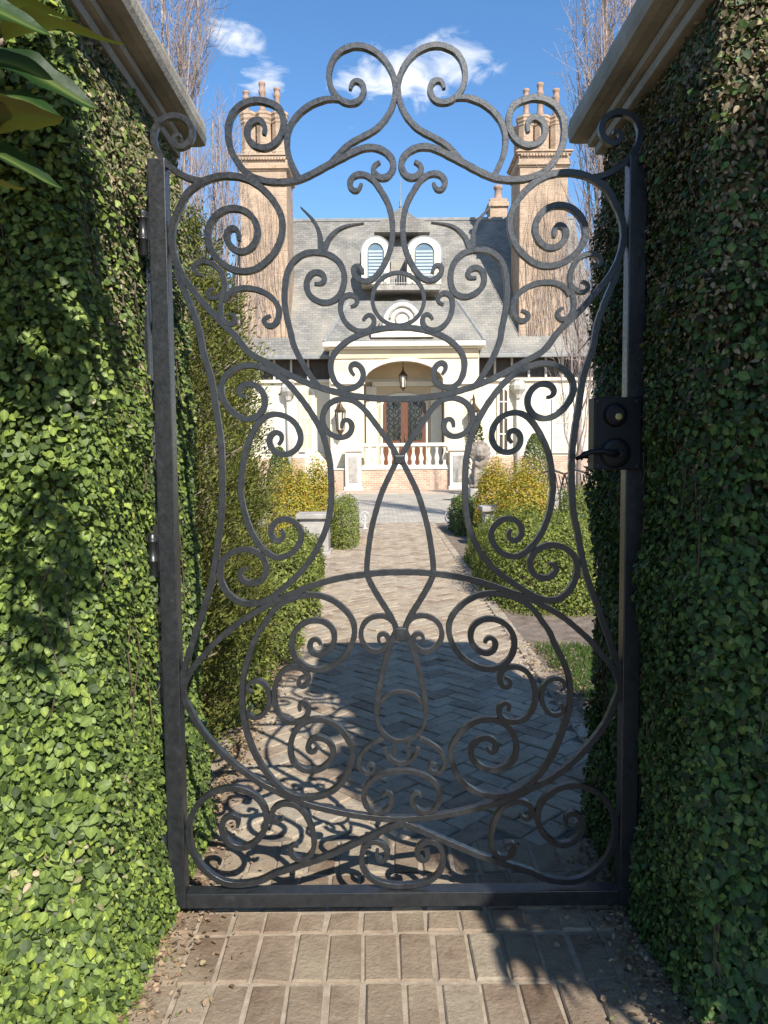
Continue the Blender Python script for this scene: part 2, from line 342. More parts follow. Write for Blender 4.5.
# soldier courses at the threshold, in front of and under the gate
bm = bmesh.new(); bx(bm, -1.0, 1.1, .2, 2.865, -.02, .0172); d = from_bm('threshold_bed', bm, M['joint']); tag(d, kind='structure')
bm = bmesh.new()
rows = [2.615, 2.33, 2.205, 1.965, 1.725, 1.485, 1.245, 1.0, .76, .5]
rows = [2.865, 2.625, 2.40, 2.285, 2.06, 1.835, 1.61, 1.385, 1.16, .935, .71, .485]
for a, b in zip(rows[1:], rows):
    x = -1.0 + random.uniform(-.03, .03)
    while x < 1.1:
        w = .104 + random.gauss(0, .004)
        j = .007 + abs(random.gauss(0, .004))
        brick(bm, x+w/2, (a+b)/2, w-j, (b-a)-.013, random.gauss(0, .007), .024+random.gauss(0, .0025), tl())
        x += w
d = from_bm('brick_threshold', bm, M['soldier']); tag(d, kind='structure')

# grass by the path on the right
n = 11000
P = np.stack([rng.uniform(1.14, 2.4, n), rng.uniform(3.7, 5.9, n), np.zeros(n)], 1)
keep = P[:, 0] > 1.14 + .12*np.abs(nz(P, 3)); P = P[keep]; n = len(P)
T = rnd(n)*.45 + np.array([0, 0, 1]); N = rnd(n); N[:, 2] *= .2
o = leaves('grass', P, N, T, rng.uniform(.035, .075, n), M['grass'], wide=.34, shape='slim'); tag(o, 'short green grass growing beside the brick path', 'grass', kind='stuff')
# leaf litter along both edges
n = 9000
sd = rng.choice([0, 1], n); off = np.abs(rng.normal(0, .085, n))
yy = np.where(rng.random(n) < .5, rng.uniform(1.3, 2.6, n), rng.uniform(2.6, 6, n))
xx = np.where(sd == 0, -.78+off*np.where(yy < 3, 1.25, .7), .86-off*np.where(yy < 3, 1.25, .2) + np.where(yy > 3, .42, 0))
xx = np.where((yy > 3) & (sd == 1), 1.18+rng.normal(0, .14, n), xx)
P = np.stack([xx, yy, .024+rng.uniform(0, .015, n)], 1)
T = rnd(n); T[:, 2] *= .2; N = rnd(n)*.45 + np.array([0, 0, 1])
o = leaves('leaf_litter', P, N, T, rng.uniform(.007, .024, n), M['litter'], shape='far'); tag(o, 'brown dry leaves and mulch along the path edges', 'leaf litter', kind='stuff')

# ------------------------------------------------------------------ gate
YG = 2.375; BT = .0215
gate = empty('ornamental_gate', (XG, 2.385, 0), 'dark wrought iron garden gate of scrolls, closed between the ivy pillars', 'gate')
def px(org, pts):
    ox, oy = org; return [(ox+x/6, oy+y/6) for x, y in pts]
a1, a2, a3, a4, a5, a6 = (145, 35), (273, 35), (145, 190), (273, 190), (145, 340), (273, 320)
b1, b2, b3, b4, b5, b6 = (145, 490), (273, 490), (145, 640), (273, 600), (145, 770), (273, 740)
def smooth2d(pts, step=.006, closed=False, iters=10):
    P = np.array(pts)
    if closed: P = np.vstack([P, P[:1]])
    Q = np.vstack([2*P[0]-P[1], P, 2*P[-1]-P[-2]]) if not closed else np.vstack([P[-2], P, P[1]])
    out = []
    for i in range(1, len(Q)-2):
        p0, p1, p2, p3 = Q[i-1], Q[i], Q[i+1], Q[i+2]
        for t in np.linspace(0, 1, 12, endpoint=False):
            out.append(.5*(2*p1+(p2-p0)*t+(2*p0-5*p1+4*p2-p3)*t*t+(3*p1-p0-3*p2+p3)*t**3))
    out.append(Q[-2]); O = np.array(out)
    s = np.r_[0, np.cumsum(np.linalg.norm(np.diff(O, axis=0), axis=1))]
    k = max(6, int(s[-1]/step)); u = np.linspace(0, s[-1], k)
    O = np.stack([np.interp(u, s, O[:, 0]), np.interp(u, s, O[:, 1])], 1)
    for _ in range(iters):
        if closed:
            C = O[:-1]; C = .5*C + .25*(np.roll(C, 1, 0)+np.roll(C, -1, 0)); O = np.vstack([C, C[:1]])
        else: O[1:-1] = .5*O[1:-1] + .25*(O[:-2]+O[2:])
    return O
def bar(name, pts, w=.0165, t=BT, yc=2.385, taper=(1., 1.), tl_=.05, closed=False, mat=None, parent=None, iters=10, flatten=(0, 0)):
    O = smooth2d(pts, .0055, closed, iters); n = len(O)
    tan = np.gradient(O, axis=0)
    if closed: tan[0] = tan[-1] = O[1]-O[-2]
    tan /= np.linalg.norm(tan, axis=1, keepdims=True); nor = np.stack([-tan[:, 1], tan[:, 0]], 1)
    s = np.r_[0, np.cumsum(np.linalg.norm(np.diff(O, axis=0), axis=1))]
    f0 = np.clip(s/tl_, 0, 1); f1 = np.clip((s[-1]-s)/tl_, 0, 1)
    ww = 1.0*w*(taper[0]+(1-taper[0])*f0)*(taper[1]+(1-taper[1])*f1)/2
    tt = np.full(n, t/2)
    c = .22
    prof = [(-1, -1+2*c), (-1+2*c, -1), (1-2*c, -1), (1, -1+2*c), (1, 1-2*c), (1-2*c, 1), (-1+2*c, 1), (-1, 1-2*c)]
    prof = [(-1, -.92), (-.9, -1), (.9, -1), (1, -.92), (1, .92), (.9, 1), (-.9, 1), (-1, .92)]; yc += random.uniform(-.0012, .0012); tt *= random.uniform(.97, 1.04)
    V = []
    for i in range(n):
        wob = 1 + .035*math.sin(i*.9+len(pts)) + random.gauss(0, .012)
        for a, b in prof:
            V.append((O[i, 0]+nor[i, 0]*a*ww[i]*wob, yc+b*tt[i], O[i, 1]+nor[i, 1]*a*ww[i]*wob))
    k = 8; Fc = []
    m = n-1
    for i in range(m):
        for j in range(k):
            Fc.append((i*k+j, i*k+(j+1) % k, (i+1)*k+(j+1) % k, (i+1)*k+j))
    if not closed:
        for base in (0, (n-1)*k):
            Fc += [(base, base+1, base+2, base+3), (base+3, base+4, base+7, base), (base+4, base+5, base+6, base+7)]
    o = from_np(name, V, Fc, mat or M['iron'], parent)
    bm = bmesh.new(); bm.from_mesh(o.data); bmesh.ops.recalc_face_normals(bm, faces=bm.faces[:]); bm.to_mesh(o.data); bm.free()
    return o
def gpts(pts): return [W(u, v, YG) for u, v in pts]
# the hand-forged right half is not an exact mirror of the left: (place on the gate) -> (how far it strays, in photo points)
STRAY = [((482, 296), (-6, -5)), ((505, 215), (-3, 0)), ((570, 230), (-3, 0)), ((540, 300), (-5, -3)), ((590, 265), (-1, -5)), ((554, 400), (-5, 3)), ((529, 430), (-9, 0)), ((560, 480), (-6, -2)), ((513, 534), (-8, 2)), ((557, 573), (-5, -3)), ((577, 500), (-5, 0)), ((590, 400), (-3, 0)), ((455, 420), (-3, 0)),
         ((479, 640), (4, 0)), ((559, 690), (11, 0)), ((553, 697), (10, 0)), ((511, 690), (7, 3)), ((540, 620), (6, 0)), ((540, 760), (7, 0)), ((481, 745), (1, 2)), ((575, 815), (0, 0)), ((530, 820), (0, 0)), ((460, 770), (0, 0)), ((455, 800), (0, 0)), ((450, 70), (1, 0)), ((540, 130), (-2, 0)), ((480, 160), (-2, 0)), ((440, 180), (0, 0)), ((440, 270), (-1, 0)), ((620, 150), (0, 0))]
STRAY += [((400, v), (0, 0)) for v in range(40, 900, 40)] + [((626, v), (0, 0)) for v in range(160, 900, 60)]
_SP = np.array([W(u, v, YG) for (u, v), d in STRAY]); _SD = np.array([(d[0]/326, -d[1]/326) for p, d in STRAY])
def mir(pts):
    out = []
    for x, z in pts:
        q = np.array([2*XG-x, z]); w_ = 1/(np.sum((_SP-q)**2, 1)+.0012)**1.6
        d = (w_[:, None]*_SD).sum(0)/w_.sum(); out.append((q[0]+d[0], q[1]+d[1]))
    return out
def gbar(pts, name='scroll', both=True, **k):
    P = gpts(pts)
    bar(name, P, parent=gate, **k)
    if both: bar(name, mir(P), parent=gate, **k)
def gspan(pts, name, **k):           # runs through to the mirrored half
    P = gpts(pts); P[-1] = (XG, P[-1][1])
    bar(name, P + mir(P)[::-1][1:], parent=gate, **k)
tp = dict(taper=(.55, 1.)); tp2 = dict(taper=(.55, .55))
# 1 crest heart
gbar(px(a2, [(462, 320), (470, 278), (502, 262), (540, 290), (549, 330), (525, 385), (470, 408), (410, 390), (360, 340), (336, 270), (340, 190), (380, 110), (450, 68), (520, 58), (600, 85), (670, 145), (720, 230), (736, 310), (725, 400), (690, 480), (620, 560), (530, 610), (450, 655), (395, 710), (345, 765)]), **tp)
# 2 crest shoulder
gbar(px(a2, [(400, 385), (350, 375), (300, 382), (220, 415), (150, 470), (100, 540), (82, 610), (85, 690), (110, 770), (152, 850)]), taper=(.6, 1))
# 3 long S below the crest, curling in to the middle
gbar(px(a1, [(710, 592), (722, 545), (690, 502), (645, 508), (607, 560), (620, 630), (680, 672), (745, 668)]) + px(a2, [(30, 625), (58, 570), (62, 500), (35, 430)]) + px(a1, [(745, 402), (690, 386), (620, 392), (545, 435), (503, 510), (495, 590), (510, 680), (560, 770), (620, 835), (700, 868)])
     + px(a2, [(0, 878), (80, 877), (160, 862), (250, 820), (330, 775), (420, 730), (500, 688), (570, 668), (640, 677), (700, 717), (726, 770), (712, 825), (670, 858), (625, 848), (595, 810), (605, 775), (642, 758)]), w=.0185, **tp2)
# 4 large volute at the upper corner, running on down and across as the sagging bar
P4 = px(a3, [(560, 300), (562, 252), (535, 220), (500, 232), (484, 282), (515, 342), (575, 372), (640, 342), (676, 265), (662, 190), (610, 128), (530, 105), (450, 127), (392, 190), (372, 270), (390, 350), (440, 422), (520, 474), (600, 487), (680, 465), (740, 412)]) + px(a4, [(0, 385), (40, 310), (56, 220), (45, 140), (0, 60)]) + px(a1, [(740, 955), (680, 900), (600, 856), (500, 840), (410, 850), (330, 883), (250, 945)]) + px(a3, [(212, 90), (172, 180), (155, 280), (167, 380), (200, 470), (250, 555), (330, 655), (400, 735), (470, 808), (545, 880)]) + px(a5, [(620, 75), (700, 120)]) + px(a6, [(0, 275), (80, 320), (200, 375), (300, 410), (400, 437), (500, 457), (600, 468), (700, 474), (755, 475)])
gspan(P4, 'scroll', w=.019, **tp2)
# 5 corner scroll on top of the stile
gbar(px(a1, [(212, 598), (175, 592), (158, 630), (195, 672), (250, 655), (283, 600), (270, 530), (215, 487), (150, 480), (85, 512), (48, 580), (58, 670), (110, 750), (190, 820), (270, 860), (335, 872)]), w=.018, **tp)
# 6, 7 small scrolls beside the volute
gbar(px(a3, [(345, 508), (305, 508), (284, 468), (310, 432), (360, 425), (420, 450), (465, 510), (476, 580), (460, 650), (447, 720), (462, 780), (510, 812), (546, 790), (540, 750), (505, 738)]), w=.0155, **tp2)
gbar(px(a3, [(410, 588), (372, 595), (362, 630), (400, 655), (440, 640), (470, 605)]), w=.014, **tp)
gbar(px(a3, [(470, 665), (505, 615), (570, 587), (650, 590), (720, 615), (765, 648)]) + px(a4, [(34, 705), (32, 770), (0, 818)]) + px(a3, [(735, 818), (703, 792), (712, 764), (752, 752)]), w=.0165, taper=(1, .55))
# 8 inner side scroll and its two tendrils
gbar(px(a4, [(248, 560), (292, 566), (316, 530), (290, 494), (240, 490), (205, 530), (199, 590), (225, 640), (290, 675), (350, 670), (400, 632), (428, 550), (420, 470), (380, 412), (320, 380), (250, 370), (180, 382), (120, 427), (85, 490), (70, 580), (68, 680), (85, 780), (112, 880)]) + px(a6, [(112, 125), (150, 210), (200, 300), (250, 370), (272, 395)]), w=.0175, **tp)
gbar(px(a4, [(285, 368), (285, 300), (270, 230), (230, 165), (165, 100)]), 'tendril', w=.017, taper=(1, .12), tl_=.12)
gbar(px(a4, [(303, 368), (325, 305), (370, 250), (430, 215), (545, 196)]), 'tendril', w=.017, taper=(1, .12), tl_=.14)
# 11 lyre
gbar(px(a2, [(530, 888), (520, 928), (488, 940), (460, 912), (460, 865), (500, 832), (560, 836), (610, 875)]) + px(a4, [(650, 5), (692, 80), (714, 170), (718, 260), (705, 350), (670, 440), (620, 515), (560, 550), (505, 530), (475, 482), (490, 450), (525, 450), (540, 500)]), w=.0165, **tp2)
# ring
def ring(cu, cv, ru, rv, w=.012):
    pts = [W(cu+ru*math.cos(a), cv+rv*math.sin(a), YG) for a in np.linspace(0, 2*math.pi, 25)[:-1]]
    dx = XG - sum(p[0] for p in pts)/24
    bar('ring', [(x+dx, z) for x, z in pts], w=w, t=.014, closed=True, parent=gate, iters=2)
ring(397.5, 298.5, 26, 26.5)
# 13, 14 small S and the eye
gbar(px(a4, [(465, 700), (507, 688), (510, 655), (480, 625), (440, 627), (405, 668), (405, 730), (430, 790), (480, 835), (540, 850), (590, 832), (612, 790), (600, 752), (565, 740), (540, 782)]), w=.0155, **tp2)
gspan(px(a6, [(487, 332), (455, 292), (478, 256), (520, 270), (545, 320), (530, 375), (480, 408), (420, 412), (370, 372), (345, 300), (350, 230), (390, 170), (460, 115), (550, 75), (650, 50), (755, 42)]), 'scroll', w=.0175, **tp2)
# 15 outer side bar
gbar(px(a3, [(185, 470), (205, 540), (240, 620), (280, 720), (320, 830)]) + px(a5, [(345, 70), (362, 125), (392, 220), (410, 320), (425, 420), (445, 540), (457, 650), (461, 780), (461, 900)]) + px(b1, [(460, 60), (455, 160), (440, 280), (425, 400), (400, 540), (370, 650), (330, 780), (290, 895)]) + px(b3, [(255, 110), (228, 200), (222, 270)]), 'side_bar', w=.0185)
# 16 big side scroll
gbar(px(a5, [(605, 342), (575, 345), (555, 312), (575, 275), (630, 260), (690, 290), (720, 360), (700, 430), (640, 476), (570, 465), (500, 410), (455, 330), (460, 250), (500, 195), (570, 157), (650, 150), (725, 172)]) + px(a6, [(0, 312), (80, 370), (150, 450), (210, 530), (260, 610), (300, 690), (325, 780), (343, 870)]) + px(b2, [(350, 0), (345, 100), (325, 210), (280, 320), (210, 440), (130, 530), (50, 600), (0, 640)]) + px(b1, [(720, 668), (650, 685), (580, 680), (510, 640), (465, 580), (445, 500), (460, 430), (510, 380), (590, 355), (670, 375), (720, 430), (725, 500), (690, 550), (630, 565), (575, 540), (560, 500), (580, 472), (610, 478)]), w=.0185, **tp2)
# 17 inner C
gbar([(278, 445), (281.5, 441.5), (282.5, 436), (278, 431.5), (272, 433), (268.3, 440), (273, 451), (284.7, 455)] + px(a6, [(130, 785), (165, 730), (160, 670), (120, 605), (60, 572), (0, 562)]) + px(a5, [(720, 460), (670, 510), (620, 610), (590, 720), (575, 840), (570, 930)]) + px(b1, [(575, 30), (590, 120), (630, 240), (690, 340), (750, 392)]) + px(b2, [(10, 410), (60, 405), (120, 375), (165, 310), (170, 250), (130, 195), (80, 172), (20, 185)]) + [(270, 530), (272, 538), (277, 542.5), (283, 539), (284.5, 533), (280.5, 529.5)], w=.0175, **tp2)
# 18 X loops down to the arch and in again
gbar(px(a6, [(412, 650), (410, 612), (440, 590), (475, 620), (470, 670), (430, 705), (370, 700), (315, 660), (295, 600), (310, 530), (360, 485), (430, 470), (500, 492), (560, 550), (620, 630), (690, 725), (735, 795), (748, 835), (725, 880), (692, 950)]) + px(b2, [(655, 10), (620, 120), (590, 240), (570, 380), (562, 480), (572, 535), (630, 640), (700, 750), (740, 830)]) + px(b4, [(742, 190), (715, 240), (680, 350), (650, 470), (628, 590), (622, 690)]), 'scroll', w=.0175, **tp)
cx, cz = W(398.8, 459, YG)
bm = bmesh.new(); bx(bm, XG-.016, XG+.016, 2.372, 2.398, cz-.016, cz+.012, .004); from_bm('collar', bm, M['iron'], gate)
cx, cz = W(401, 634, YG)
bm = bmesh.new(); bx(bm, XG-.017, XG+.017, 2.372, 2.398, cz-.022, cz+.02, .004); from_bm('collar', bm, M['iron'], gate)
# 19 the great lens
gspan(px(b3, [(222, 300), (240, 245), (270, 190), (340, 105), (420, 15)]) + px(b1, [(440, 900), (520, 832), (600, 772), (690, 720)]) + px(b2, [(0, 672), (80, 640), (200, 590), (320, 550), (430, 525), (540, 510), (650, 498), (760, 495)]), 'lens_bar', w=.0185)
gspan(px(b3, [(222, 300), (235, 360), (260, 410), (320, 520), (400, 620), (500, 720), (600, 800), (700, 868)]) + px(b6, [(0, 300), (80, 340), (200, 388), (300, 415), (420, 442), (550, 463), (650, 474), (765, 478)]), 'lens_bar', w=.0185)
# 20 great C inside the lens
gbar(px(b4, [(285, 270), (275, 238), (240, 235), (215, 270), (230, 315), (280, 335), (340, 300), (370, 240), (355, 170), (300, 130), (230, 125), (160, 155), (115, 220), (110, 290), (140, 360), (210, 412), (290, 422), (370, 390), (440, 330), (480, 250), (490, 170), (465, 100), (410, 40)]) + px(b2, [(340, 655), (260, 632), (170, 637), (80, 667), (0, 725)]) + px(b1, [(720, 802), (670, 870)]) + px(b3, [(640, 50), (605, 150), (585, 250), (580, 350), (587, 450), (610, 560), (650, 670), (710, 775)]) + px(b6, [(0, 250), (60, 308), (140, 345), (220, 350), (310, 333), (390, 285), (440, 220), (470, 140), (480, 60)]) + px(b4, [(465, 870), (430, 810), (370, 750), (290, 720), (220, 725), (150, 765), (110, 840), (103, 910)]) + px(b6, [(120, 135), (170, 177), (240, 190), (310, 165), (355, 110)]) + px(b4, [(362, 900), (330, 850), (270, 825), (220, 850), (205, 890), (225, 925), (258, 912), (268, 882)]), w=.0175, **tp2)
# 21, 22 small S and c
gbar(px(b4, [(185, 465), (155, 470), (145, 505), (172, 530), (205, 510), (212, 460), (180, 415), (120, 405), (60, 425), (20, 490), (5, 570), (15, 650), (60, 720), (120, 740), (180, 725), (215, 680), (210, 635), (175, 610), (148, 637), (162, 670)]), w=.016, **tp2)
gbar(px(b3, [(642, 320), (610, 310), (612, 270), (650, 247), (700, 252), (738, 300), (745, 370), (720, 440), (670, 473), (622, 460), (612, 420), (642, 400)]), w=.014, **tp2)
# 23 curls at the lower crossing
gbar(px(b4, [(642, 268), (625, 235), (640, 207), (670, 200), (695, 230), (690, 280), (650, 310), (600, 315), (550, 280), (525, 220), (540, 150), (590, 107), (650, 97), (700, 112), (738, 160)]), w=.015, **tp)
ring(401, 717, 24.5, 25)
# lower centre ornament
gbar([(384, 739), (377, 742), (366, 749), (359.5, 758), (358.5, 767), (364, 774), (371, 774.5), (375.5, 769), (372, 763.5), (367, 766)], w=.013, taper=(1, .6))
gbar([(394, 743), (396.3, 750), (394, 757)], 'spindle', w=.011)
gspan([(385, 749), (388, 758), (395, 763.5), (401, 765)], 'scroll', w=.0125)
gspan([(382.5, 798), (384, 793.5), (389.5, 793), (393, 799), (390, 808), (382, 813.5), (371, 812), (364, 803), (364.5, 791), (373, 780), (386, 774), (401, 771.5)], 'scroll', w=.0155, **tp2)
# 25 the V and the bottom corner circles
gspan([(237, 828), (239, 823), (236.5, 818), (229, 816.5), (221.7, 823)] + px(b5, [(463, 385), (508, 450), (580, 472), (650, 447), (708, 380), (730, 300), (710, 220), (650, 152), (570, 117), (480, 117), (390, 147), (310, 220), (266, 310), (260, 400), (285, 500), (340, 590), (420, 655), (500, 688), (600, 690), (700, 668)]) + px(b6, [(0, 812), (100, 778), (200, 745), (300, 712), (400, 668), (500, 624), (600, 578), (690, 535), (755, 508), (770, 503)]), 'scroll', w=.0185, **tp2)
# 26 S in the lower corners
gbar(px(b6, [(60, 470), (30, 500), (-8, 480), (-8, 430), (40, 390), (110, 387), (170, 420), (215, 490), (240, 570), (247, 640), (230, 690), (180, 725), (122, 710), (97, 662), (118, 628), (152, 642)]), w=.0165, **tp2)
# 27 loop at the bottom centre
gspan(px(b6, [(628, 668), (617, 700), (642, 735), (680, 718), (690, 672), (652, 626), (600, 612), (552, 640), (530, 715), (545, 790), (600, 845), (680, 872), (768, 880)]), 'scroll', w=.0165, **tp)

# frame
sl0 = (WX(148.5, 190, 2.36)+WX(168, 890, 2.36))/2; sw = .053
zt = WZ(157, 158, 2.36); zb = WZ(172, 909, 2.36); zr = WZ(300, 893.5, 2.36)
for s in (0, 1):
    x0, x1 = (sl0, sl0+sw) if s == 0 else (2*XG-sl0-sw, 2*XG-sl0)
    bm = bmesh.new(); bx(bm, x0, x1, 2.36, 2.412, zb, zt, .003); from_bm('stile', bm, M['iron'], gate)
bm = bmesh.new(); bx(bm, sl0+sw+.0005, 2*XG-sl0-sw-.0005, 2.3605, 2.4115, zb, zr, .003); from_bm('bottom_rail', bm, M['iron'], gate)
# hinges on the left
for v in (233, 555, 835):
    zc = WZ(150, v, 2.36)
    hb = bmesh.new(); bx(hb, sl0-.10, sl0-.004, 2.376, 2.384, zc-.055, zc+.055, .002); h = from_bm('hinge', hb, M['iron'], gate)
    kb = bmesh.new(); lathe(kb, [(.012, -.07), (.014, -.066), (.014, -.022), (.0155, -.021), (.0155, -.016), (.014, -.015), (.014, .04), (.0155, .041), (.0155, .046), (.013, .047), (.013, .062), (.008, .068)], (sl0-.017, 2.358, zc), 14)
    o = from_bm('hinge_knuckle', kb, M['iron'], h, True)
# lock box
lx0, lx1 = WX(594, 430, 2.345), WX(642, 430, 2.345); lz0, lz1 = WZ(617, 470, 2.345), WZ(617, 397, 2.345)
bm = bmesh.new(); bx(bm, lx0, lx1, 2.345, 2.415, lz0, lz1, .004); lock = from_bm('lock_box', bm, M['lockblack'], gate)
def disc(name, c, prof, mat, parent, n=24):
    bm = bmesh.new(); lathe(bm, prof, (0, 0, 0), n)
    bmesh.ops.rotate(bm, verts=bm.verts[:], cent=(0, 0, 0), matrix=Matrix.Rotation(math.pi/2, 3, 'X'))
    bmesh.ops.translate(bm, verts=bm.verts[:], vec=c); return from_bm(name, bm, mat, parent, False)
x, z = W(615, 415, 2.345)
disc('deadbolt', (x, 2.344, z), [(.036, 0), (.036, .006), (.031, .016), (.024, .02), (.022, .022)], M['lockblack'], lock)
disc('keyhole', (x+.004, 2.321, z-.006), [(.0105, 0), (.0105, .004), (.008, .005)], M['brass'], lock, 16)
x, z = W(615, 453, 2.345)
disc('handle_rose', (x, 2.344, z), [(.046, 0), (.046, .005), (.040, .012), (.03, .015)], M['lockblack'], lock)
disc('handle_keyhole', (x+.006, 2.328, z-.002), [(.013, 0), (.013, .02), (.009, .022)], M['lockblack'], lock, 16)
bm = bmesh.new()
hx = [(x+.006, 2.318, z-.002), (x-.02, 2.306, z+.0), (x-.05, 2.303, z+.006), (x-.08, 2.305, z+.004), (x-.105, 2.306, z-.003), (x-.118, 2.308, z-.012), (x-.108, 2.308, z-.018)]
tube(bm, hx, [.011, .010, .008, .008, .009, .008, .005], 10); from_bm('lever_handle', bm, M['lockblack'], lock, True)
# lever of the far side, seen through the scrolls
bm = bmesh.new()
x2, z2 = W(590, 458, 2.47)
tube(bm, [(x2+.09, 2.43, z2-.004), (x2+.08, 2.465, z2-.004), (x2+.02, 2.472, z2+.003), (x2-.02, 2.472, z2+.006), (x2-.045, 2.472, z2-.002)], [.01, .009, .008, .008, .006], 10)
from_bm('lever_handle', bm, M['lockblack'], lock, True)
for q, (u, v) in enumerate(((598, 401), (637, 401), (598, 466), (637, 466))):
    x, z = W(u, v, 2.345); disc('screw', (x, 2.3448, z), [(.005, 0), (.0045, .002), (.002, .0026)], M['iron'], lock, 10)
# strike post fixed to the right pillar
strike = box('strike_post', 2*XG-sl0+.008, 2*XG-sl0+.04, 2.375, 2.43, 0.0, zt+.03, M['lockblack'], None, .003)
tag(strike, 'slim dark iron jamb post fixed between the right ivy pillar and gate', 'gate post')
hp = box('hinge_post', sl0-.072, sl0-.034, 2.44, 2.48, 0.0, zt+.03, M['iron'], None, .003)
tag(hp, 'slim iron hinge post half buried in the left ivy', 'gate post')
# ------------------------------------------------------------------ pillars and creeping fig
YF, YB, ZP = 1.93, 2.95, 2.615
FACE = {-1: -.772, 1: .842}
for s in (-1, 1):
    xf = FACE[s]; xo = xf + s*.95
    nm = 'left' if s < 0 else 'right'
    pil = empty('gate_pillar', ((xf+xo)/2, (YF+YB)/2, 0), 'tall ivy covered gate pillar on the sunlit side where the gate hinges' if s < 0 else 'tall shaded ivy covered gate pillar beside the lock of the gate', 'pillar', 'pillars flanking the gate')
    box('wall', min(xf, xo), max(xf, xo), YF, YB, 0, ZP, M['pillar'], pil, .02)
    bm = bmesh.new()
    for o_, z0, z1, bev in ((.022, ZP, ZP+.032, .006), (.045, ZP+.033, ZP+.065, .014), (.108, ZP+.066, ZP+.16, .03), (.03, ZP+.161, ZP+.23, .01)):
        bx(bm, min(xf, xo)-o_-(.02 if s > 0 else 0), max(xf, xo)+o_, YF-o_, YB+o_, z0, z1, bev)
    from_bm('cornice', bm, M['cornice'], pil)
    # leaves over front, passage face and a little of the back
    segs = [((xo, YF), (xf, YF), (0, -1)), ((xf, YF), (xf, YB), (-s, 0)), ((xf, YB), (xf+s*.4, YB), (0, 1))]
    allP, allN, allS, = [], [], []
    for k, (a, b, nn) in enumerate(segs):
        L = math.dist(a, b); n = int(L*ZP*(21000, 29000, 9000)[k])
        u = rng.random(n); z = rng.uniform(0.0, ZP-.005, n)
        base = np.stack([a[0]+(b[0]-a[0])*u, a[1]+(b[1]-a[1])*u, z], 1)
        Nn = np.tile(np.array([nn[0], nn[1], 0.]), (n, 1))
        # round the outer corners
        e = u*L if k == 1 else (1-u)*L
        if k < 2:
            c = np.clip(1 - e/.13, 0, 1)
            other = np.array([-s, 0, 0.]) if k == 0 else np.array([0, -1., 0])
            Nn = unit(Nn + other*c[:, None]**1.5)
        th = .030 + .035*(nz(base, 2.2, s*3.)+.6) + .028*nz(base, 6, 1) + (.045 if s < 0 else .015)*np.clip(1-z/.42, 0, 1)**1.5
        th *= np.clip((ZP+.06-z)/.3, .35, 1)
        dpt = rng.random(n)**.6
        allP.append(base + Nn*(th*dpt)[:, None]); allN.append(Nn); allS.append(np.where(k == 0, (.012+.018*rng.random(n)**1.5)*np.clip(1.2-.15*z, .9, 1.2), .009+.014*rng.random(n)**1.4))
    P = np.vstack(allP); Nn = np.vstack(allN); sz = np.concatenate(allS); n = len(P)
    clump = nz(P, 5, 4)[:, None]
    N = Nn + np.array([0, 0, .5]) + rnd(n)*.55 + clump*.5*np.array([1, 1, .6])
    if s < 0: N[:, 1] -= .55*np.abs(Nn[:, 0])      # leaves turn to the light
    T = np.array([0, 0, -1.]) + rnd(n)*.75 + Nn*.25
    z = P[:, 2]; q = nz(P, 1.7, 9)
    if s < 0: dry = (np.clip((z-1.45)/.8, 0, 1)*np.clip((P[:, 1]-YF+.02)/.2, 0, 1)*.85 + .12*(q > .25)) > rng.random(n)
    else: dry = (np.clip((z-1.3)/1.1, 0, 1)*.75 + .14*(q > .15)) > rng.random(n)
    fig = empty('creeping_fig', (xf, YF, 0), 'sunlit creeping fig covering the left pillar with small green leaves' if s < 0 else 'shaded dark creeping fig covering the right pillar beside the lock', 'climbing plant', 'creeping fig on the pillars')
    leaves('foliage', P[~dry], N[~dry], T[~dry], sz[~dry]*1.06, M['fig' if s < 0 else 'figshade'], fig, 1.15)
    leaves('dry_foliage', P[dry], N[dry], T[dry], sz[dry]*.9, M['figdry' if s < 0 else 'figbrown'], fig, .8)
    bm = bmesh.new()
    for _ in range(46):
        k = random.choice([0, 1, 1]); a, b, nn = segs[k]; u = random.random(); z = random.uniform(0, 1.7); pts = []
        for i in range(9):
            pts.append((a[0]+(b[0]-a[0])*u+nn[0]*(.02+.03*random.random()), a[1]+(b[1]-a[1])*u+nn[1]*(.02+.03*random.random()), min(z, ZP-.02)))
            u = min(1, max(0, u+random.gauss(0, .03))); z += random.uniform(.05, .14)
        tube(bm, pts, .002, 4)
    from_bm('stems', bm, M['twig'], fig)

